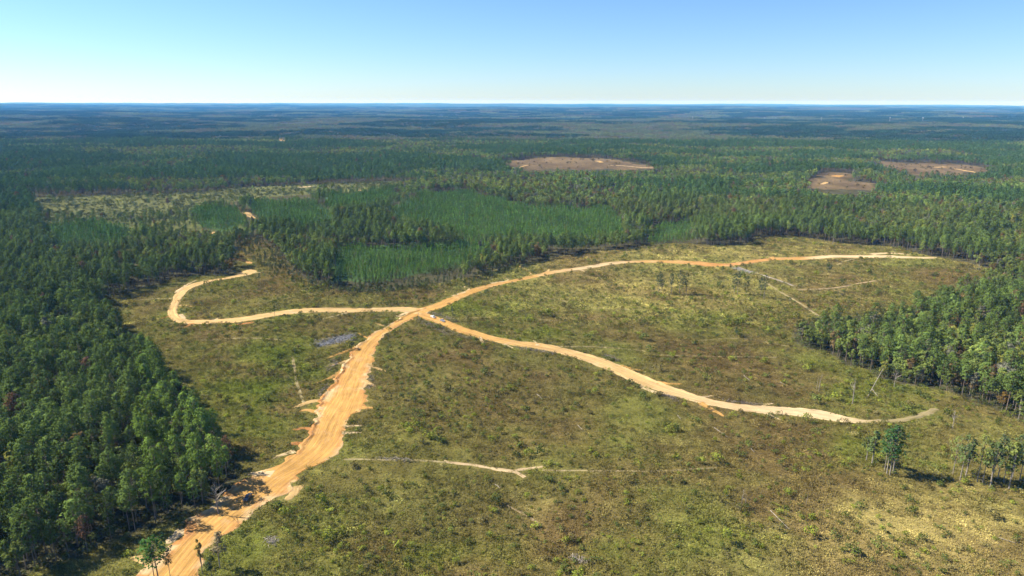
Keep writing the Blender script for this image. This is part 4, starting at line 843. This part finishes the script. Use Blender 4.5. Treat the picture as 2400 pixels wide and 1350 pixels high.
log_between((2033, 931), (2073, 880), .3, "leaning dead trunk at the front of the right hand woods", .2, 9., "leaning_trunk")

# slash: heaps of cut branches along the roads
def slash(line, width, n, lb, mat=M_STICK, hi=1.1):
    P = smooth(at(np.array([p[0] for p in line]), np.array([p[1] for p in line])), 1); c = P.mean(0); q = Mesh()
    Ls, ln = resample(P, 60)
    for k in range(n):
        o = Ls[int(rg.integers(0, 60))] + np.r_[rg.normal(size=2) * width * .4, 0]; o[2] = Hgt(o[0], o[1]) + abs(rg.normal()) * hi * .5
        a = rg.random() * 6.28; L = rg.uniform(.7, 2.4); d = np.array([math.cos(a), math.sin(a), rg.normal() * .25]) * L; r = rg.uniform(.05, .14)
        q.tube([o - d / 2 - c, o + d / 2 - c], [r, r * .6], 0, 3)
    o = q.build("slash_pile", [mat]); o.location = c; tag(o, lb, "slash pile", "heaps of cut branches")
slash([(984, 750), (1005, 760), (1030, 770), (1056, 784)], 7, 520, "long grey heap of cut branches below the parked pickups")
slash([(1004, 733), (1022, 736), (1045, 744), (1070, 756)], 5, 300, "brown heap of cut branches behind the parked pickups")
slash([(1062, 782), (1085, 790), (1110, 794)], 3, 130, "thin heap of branches along the lower side of the haul road")
slash([(1208, 814), (1240, 820), (1270, 824), (1300, 830)], 3.5, 260, "grey heap of branches under the middle of the haul road")
slash([(1414, 833), (1430, 837), (1450, 847)], 2.2, 150, "pale heap of branches above the haul road")
slash([(1548, 925), (1572, 931), (1592, 940)], 2.4, 160, "grey heap of branches under the haul road, lower right")
slash([(1700, 939), (1740, 945), (1785, 950)], 2.5, 160, "row of pale stumps and branches along the upper side of the haul road")
slash([(745, 808), (775, 800), (805, 793), (826, 787)], 7, 1300, "wide ash grey patch of slash left of the main road", M_ASH, .7)
slash([(1722, 627), (1740, 634), (1762, 640)], 7, 420, "grey slash patch below the ridge road", M_ASH, .7)
slash([(1338, 1306), (1356, 1312), (1372, 1318)], 2.2, 110, "small grey slash heap near the bottom middle", M_DEAD, .7)
slash([(632, 1264), (642, 1275)], 2.6, 90, "grey brush heap right of the road at the bottom", M_DEAD, .7)
slash([(886, 1075), (930, 1076), (965, 1080)], 1.8, 130, "white scattered branches left of the sand patch", M_DEAD, .6)
slash([(868, 880), (872, 900), (862, 915)], 3, 120, "dark heap of roots on the right bank of the main road")
slash([(775, 845), (790, 845), (776, 862), (765, 872)], 4, 180, "dark heap of branches on the left bank of the main road")
slash([(764, 905), (754, 920), (748, 930)], 3, 120, "brown heap of branches below the left spur of the main road")

# ------------------------------------------------------------------ vehicles
M_WHITE = plain_mat("white_paint", (.8, .8, .78), .3, 0, .5, .6); M_SILVER = plain_mat("silver_paint", (.36, .39, .46), .32, .35, .5, .6); M_BLACK = plain_mat("black_paint", (.012, .014, .02), .28, 0, .5, .7)
M_GLASS = plain_mat("dark_glass", (.02, .025, .03), .08, 0, .8); M_TYRE = plain_mat("tyre_rubber", (.02, .02, .02), .85); M_RIM = plain_mat("rim_metal", (.5, .5, .52), .35, .8); M_LAMP = plain_mat("lamp_glass", (.75, .75, .72), .15); M_RED = plain_mat("tail_lamp", (.4, .02, .02), .25); M_BED = plain_mat("bed_liner", (.04, .04, .045), .8)
def extrude(q, prof, w, mi, tuck=None):
    n = len(prof); V = []
    for s in (-1, 1):
        for (x, z) in prof:
            k = w / 2 if tuck is None else w / 2 - tuck(z); V.append((x, s * k, z))
    Fc = [(i, (i + 1) % n, n + (i + 1) % n, n + i) for i in range(n)] + [tuple(range(n))[::-1], tuple(range(n, 2 * n))]
    q.add(V, Fc, mi)
def wheel(parent, x, y):
    q = Mesh(); a = np.linspace(0, 2 * math.pi, 17)[:-1]; prof = [(-.13, .30), (-.13, .38), (-.09, .41), (.09, .41), (.13, .38), (.13, .30)]
    V = [(r * math.cos(t), o, r * math.sin(t)) for t in a for (o, r) in prof]; k = len(prof)
    q.add(V, [(i * k + j, i * k + j + 1, ((i + 1) % 16) * k + j + 1, ((i + 1) % 16) * k + j) for i in range(16) for j in range(k - 1)], 0)
    w = q.build("tyre", [M_TYRE], parent, True); w.location = (x, y, .41)
    q = Mesh(); V = [(.31 * math.cos(t), o, .31 * math.sin(t)) for o in (-.09, .09) for t in a]
    q.add(V, [(i, (i + 1) % 16, 16 + (i + 1) % 16, 16 + i) for i in range(16)] + [tuple(range(16))[::-1], tuple(range(16, 32))], 0); q.build("rim", [M_RIM], w)
def pickup(px, py, heading, paint, label, suv=False):
    B = at1(px, py); B[2] += .16; e = empty("pickup_truck" if not suv else "pickup_truck", B, heading); tag(e, label, "pickup truck")
    q = Mesh(); L = 5.6
    low = [(-2.8, .55), (-2.8, .98), (-2.74, 1.08), (-.85, 1.08), (1.05, 1.12), (1.15, 1.14), (2.55, 1.05), (2.74, .92), (2.8, .6), (2.7, .42), (2.35, .42), (2.25, .72), (2.0, .86), (1.62, .86), (1.38, .72), (1.28, .42), (-1.2, .42), (-1.3, .72), (-1.55, .86), (-1.92, .86), (-2.15, .72), (-2.25, .42), (-2.7, .45)]
    extrude(q, low, 1.94, 0, lambda z: .07 * max(0, z - .85) / .3); q.build("body", [paint], e)
    q = Mesh(); cab = [(-.85, 1.085), (-.72, 1.75), (-.55, 1.84), (.35, 1.84), (.52, 1.78), (1.12, 1.145)]
    extrude(q, cab, 1.8, 0, lambda z: .2 * max(0, z - 1.1)); q.build("cab", [paint], e)
    q = Mesh(); q.add([(1.06, -.76, 1.23), (1.06, .76, 1.23), (.6, .66, 1.72), (.6, -.66, 1.72)], [(0, 1, 2, 3)]); q.build("windshield", [M_GLASS], e)
    q = Mesh(); q.add([(-.83, .72, 1.25), (-.83, -.72, 1.25), (-.75, -.64, 1.66), (-.75, .64, 1.66)], [(0, 1, 2, 3)]); q.build("rear_window", [M_GLASS], e)
    for s in (-1, 1):
        for x0, x1, x2, x3 in ((-.66, .08, .08, -.58), (.14, .88, .48, .14)):
            q = Mesh(); q.add([(x0, s * .885, 1.2), (x1, s * .885, 1.2), (x2, s * .795, 1.7), (x3, s * .795, 1.7)], [(0, 1, 2, 3)]); q.build("side_window", [M_GLASS], e)
        q = Mesh(); q.box((2.77, s * .72, .86), (.08, .36, .16)); q.build("headlight", [M_LAMP], e)
        q = Mesh(); q.box((-2.79, s * .86, .86), (.06, .16, .3)); q.build("tail_light", [M_RED], e)
        q = Mesh(); q.box((.82, s * 1.03, 1.25), (.12, .2, .16)); q.build("mirror", [paint], e)
        wheel(e, 1.81, s * .84); wheel(e, -1.73, s * .84)
    q = Mesh(); q.box((-1.8, 0, 1.08), (1.78, 1.5, .03)); q.build("truck_bed", [M_BED], e)
    q = Mesh(); q.box((2.83, 0, .62), (.1, 1.7, .2)); q.build("bumper", [M_RIM], e)
    q = Mesh(); q.box((2.79, 0, .84), (.06, .95, .18)); q.build("grille", [M_BED], e)
    return e
hd = at1(1060, 765) - at1(1010, 743); hd = math.atan2(hd[1], hd[0])
pickup(1015, 744.5, hd + math.pi, M_WHITE, "white pickup parked on the haul road nearest the junction")
pickup(1037, 753.5, hd, M_SILVER, "silver pickup parked behind the white one on the haul road")
pickup(581, 1169, R(-92), M_BLACK, "black pickup on the tree-shaded part of the broad dirt road")

# far white towers and a roof among the trees
M_TOWER = plain_mat("pale_steel", (.42, .44, .46), .5)
def tower(px, py, h, bulb, lb):
    B = at1(px, py); e = empty("water_tower" if bulb else "radio_mast", B); tag(e, lb, "tower", "pale towers on the far plain")
    q = Mesh(); q.tube([(0, 0, -2), (0, 0, h)], [1.4, 1.1 if bulb else .6], 0, 8); q.build("shaft", [M_TOWER], e)
    q = Mesh()
    if bulb:
        V = []; 
        for i in range(7):
            f = -1.45 + 2.9 * i / 6
            for j in range(10): V.append((5 * math.cos(f) * math.cos(j * .6283), 5 * math.cos(f) * math.sin(j * .6283), h + 3.5 * math.sin(f)))
        q.add(V, [(i * 10 + j, i * 10 + (j + 1) % 10, (i + 1) * 10 + (j + 1) % 10, (i + 1) * 10 + j) for i in range(6) for j in range(10)]); q.build("tank", [M_TOWER], e, True)
    else:
        q.box((0, 0, h - 3), (4, 4, 2.5)); q.build("antenna_ring", [M_TOWER], e)
for px, py, h, b, lb in ((1623, 283, 38, 0, "leftmost pale mast on the far plain"), (1791, 285, 40, 0, "second pale mast from the left on the far plain"), (1924, 288, 48, 0, "tallest pale mast on the far plain"), (2085, 285, 36, 1, "left white water tower on the far plain"), (2162, 286, 34, 1, "middle white water tower on the far plain"), (2256, 284, 38, 1, "rightmost white water tower on the far plain")):
    tower(px, py, h, b, lb)

# ------------------------------------------------------------------ haze: even air over the whole scene, sky outside
q, nt, out = new_mat("air")
pv = N(nt, "ShaderNodeVolumePrincipled"); pv.inputs['Color'].default_value = (.11, .40, 1.0, 1); pv.inputs['Density'].default_value = .39e-4
pv.inputs['Absorption Color'].default_value = (1, 1, 1, 1); pv.inputs['Anisotropy'].default_value = 0.0
nt.links.new(pv.outputs[0], out.inputs['Volume'])
hz = Mesh(); hz.box((0, 23000, 46), (98000, 50500, 300)); ho = hz.build("haze", [q]); tag(ho, "thin blue haze over the far forest", "haze", kind="stuff")
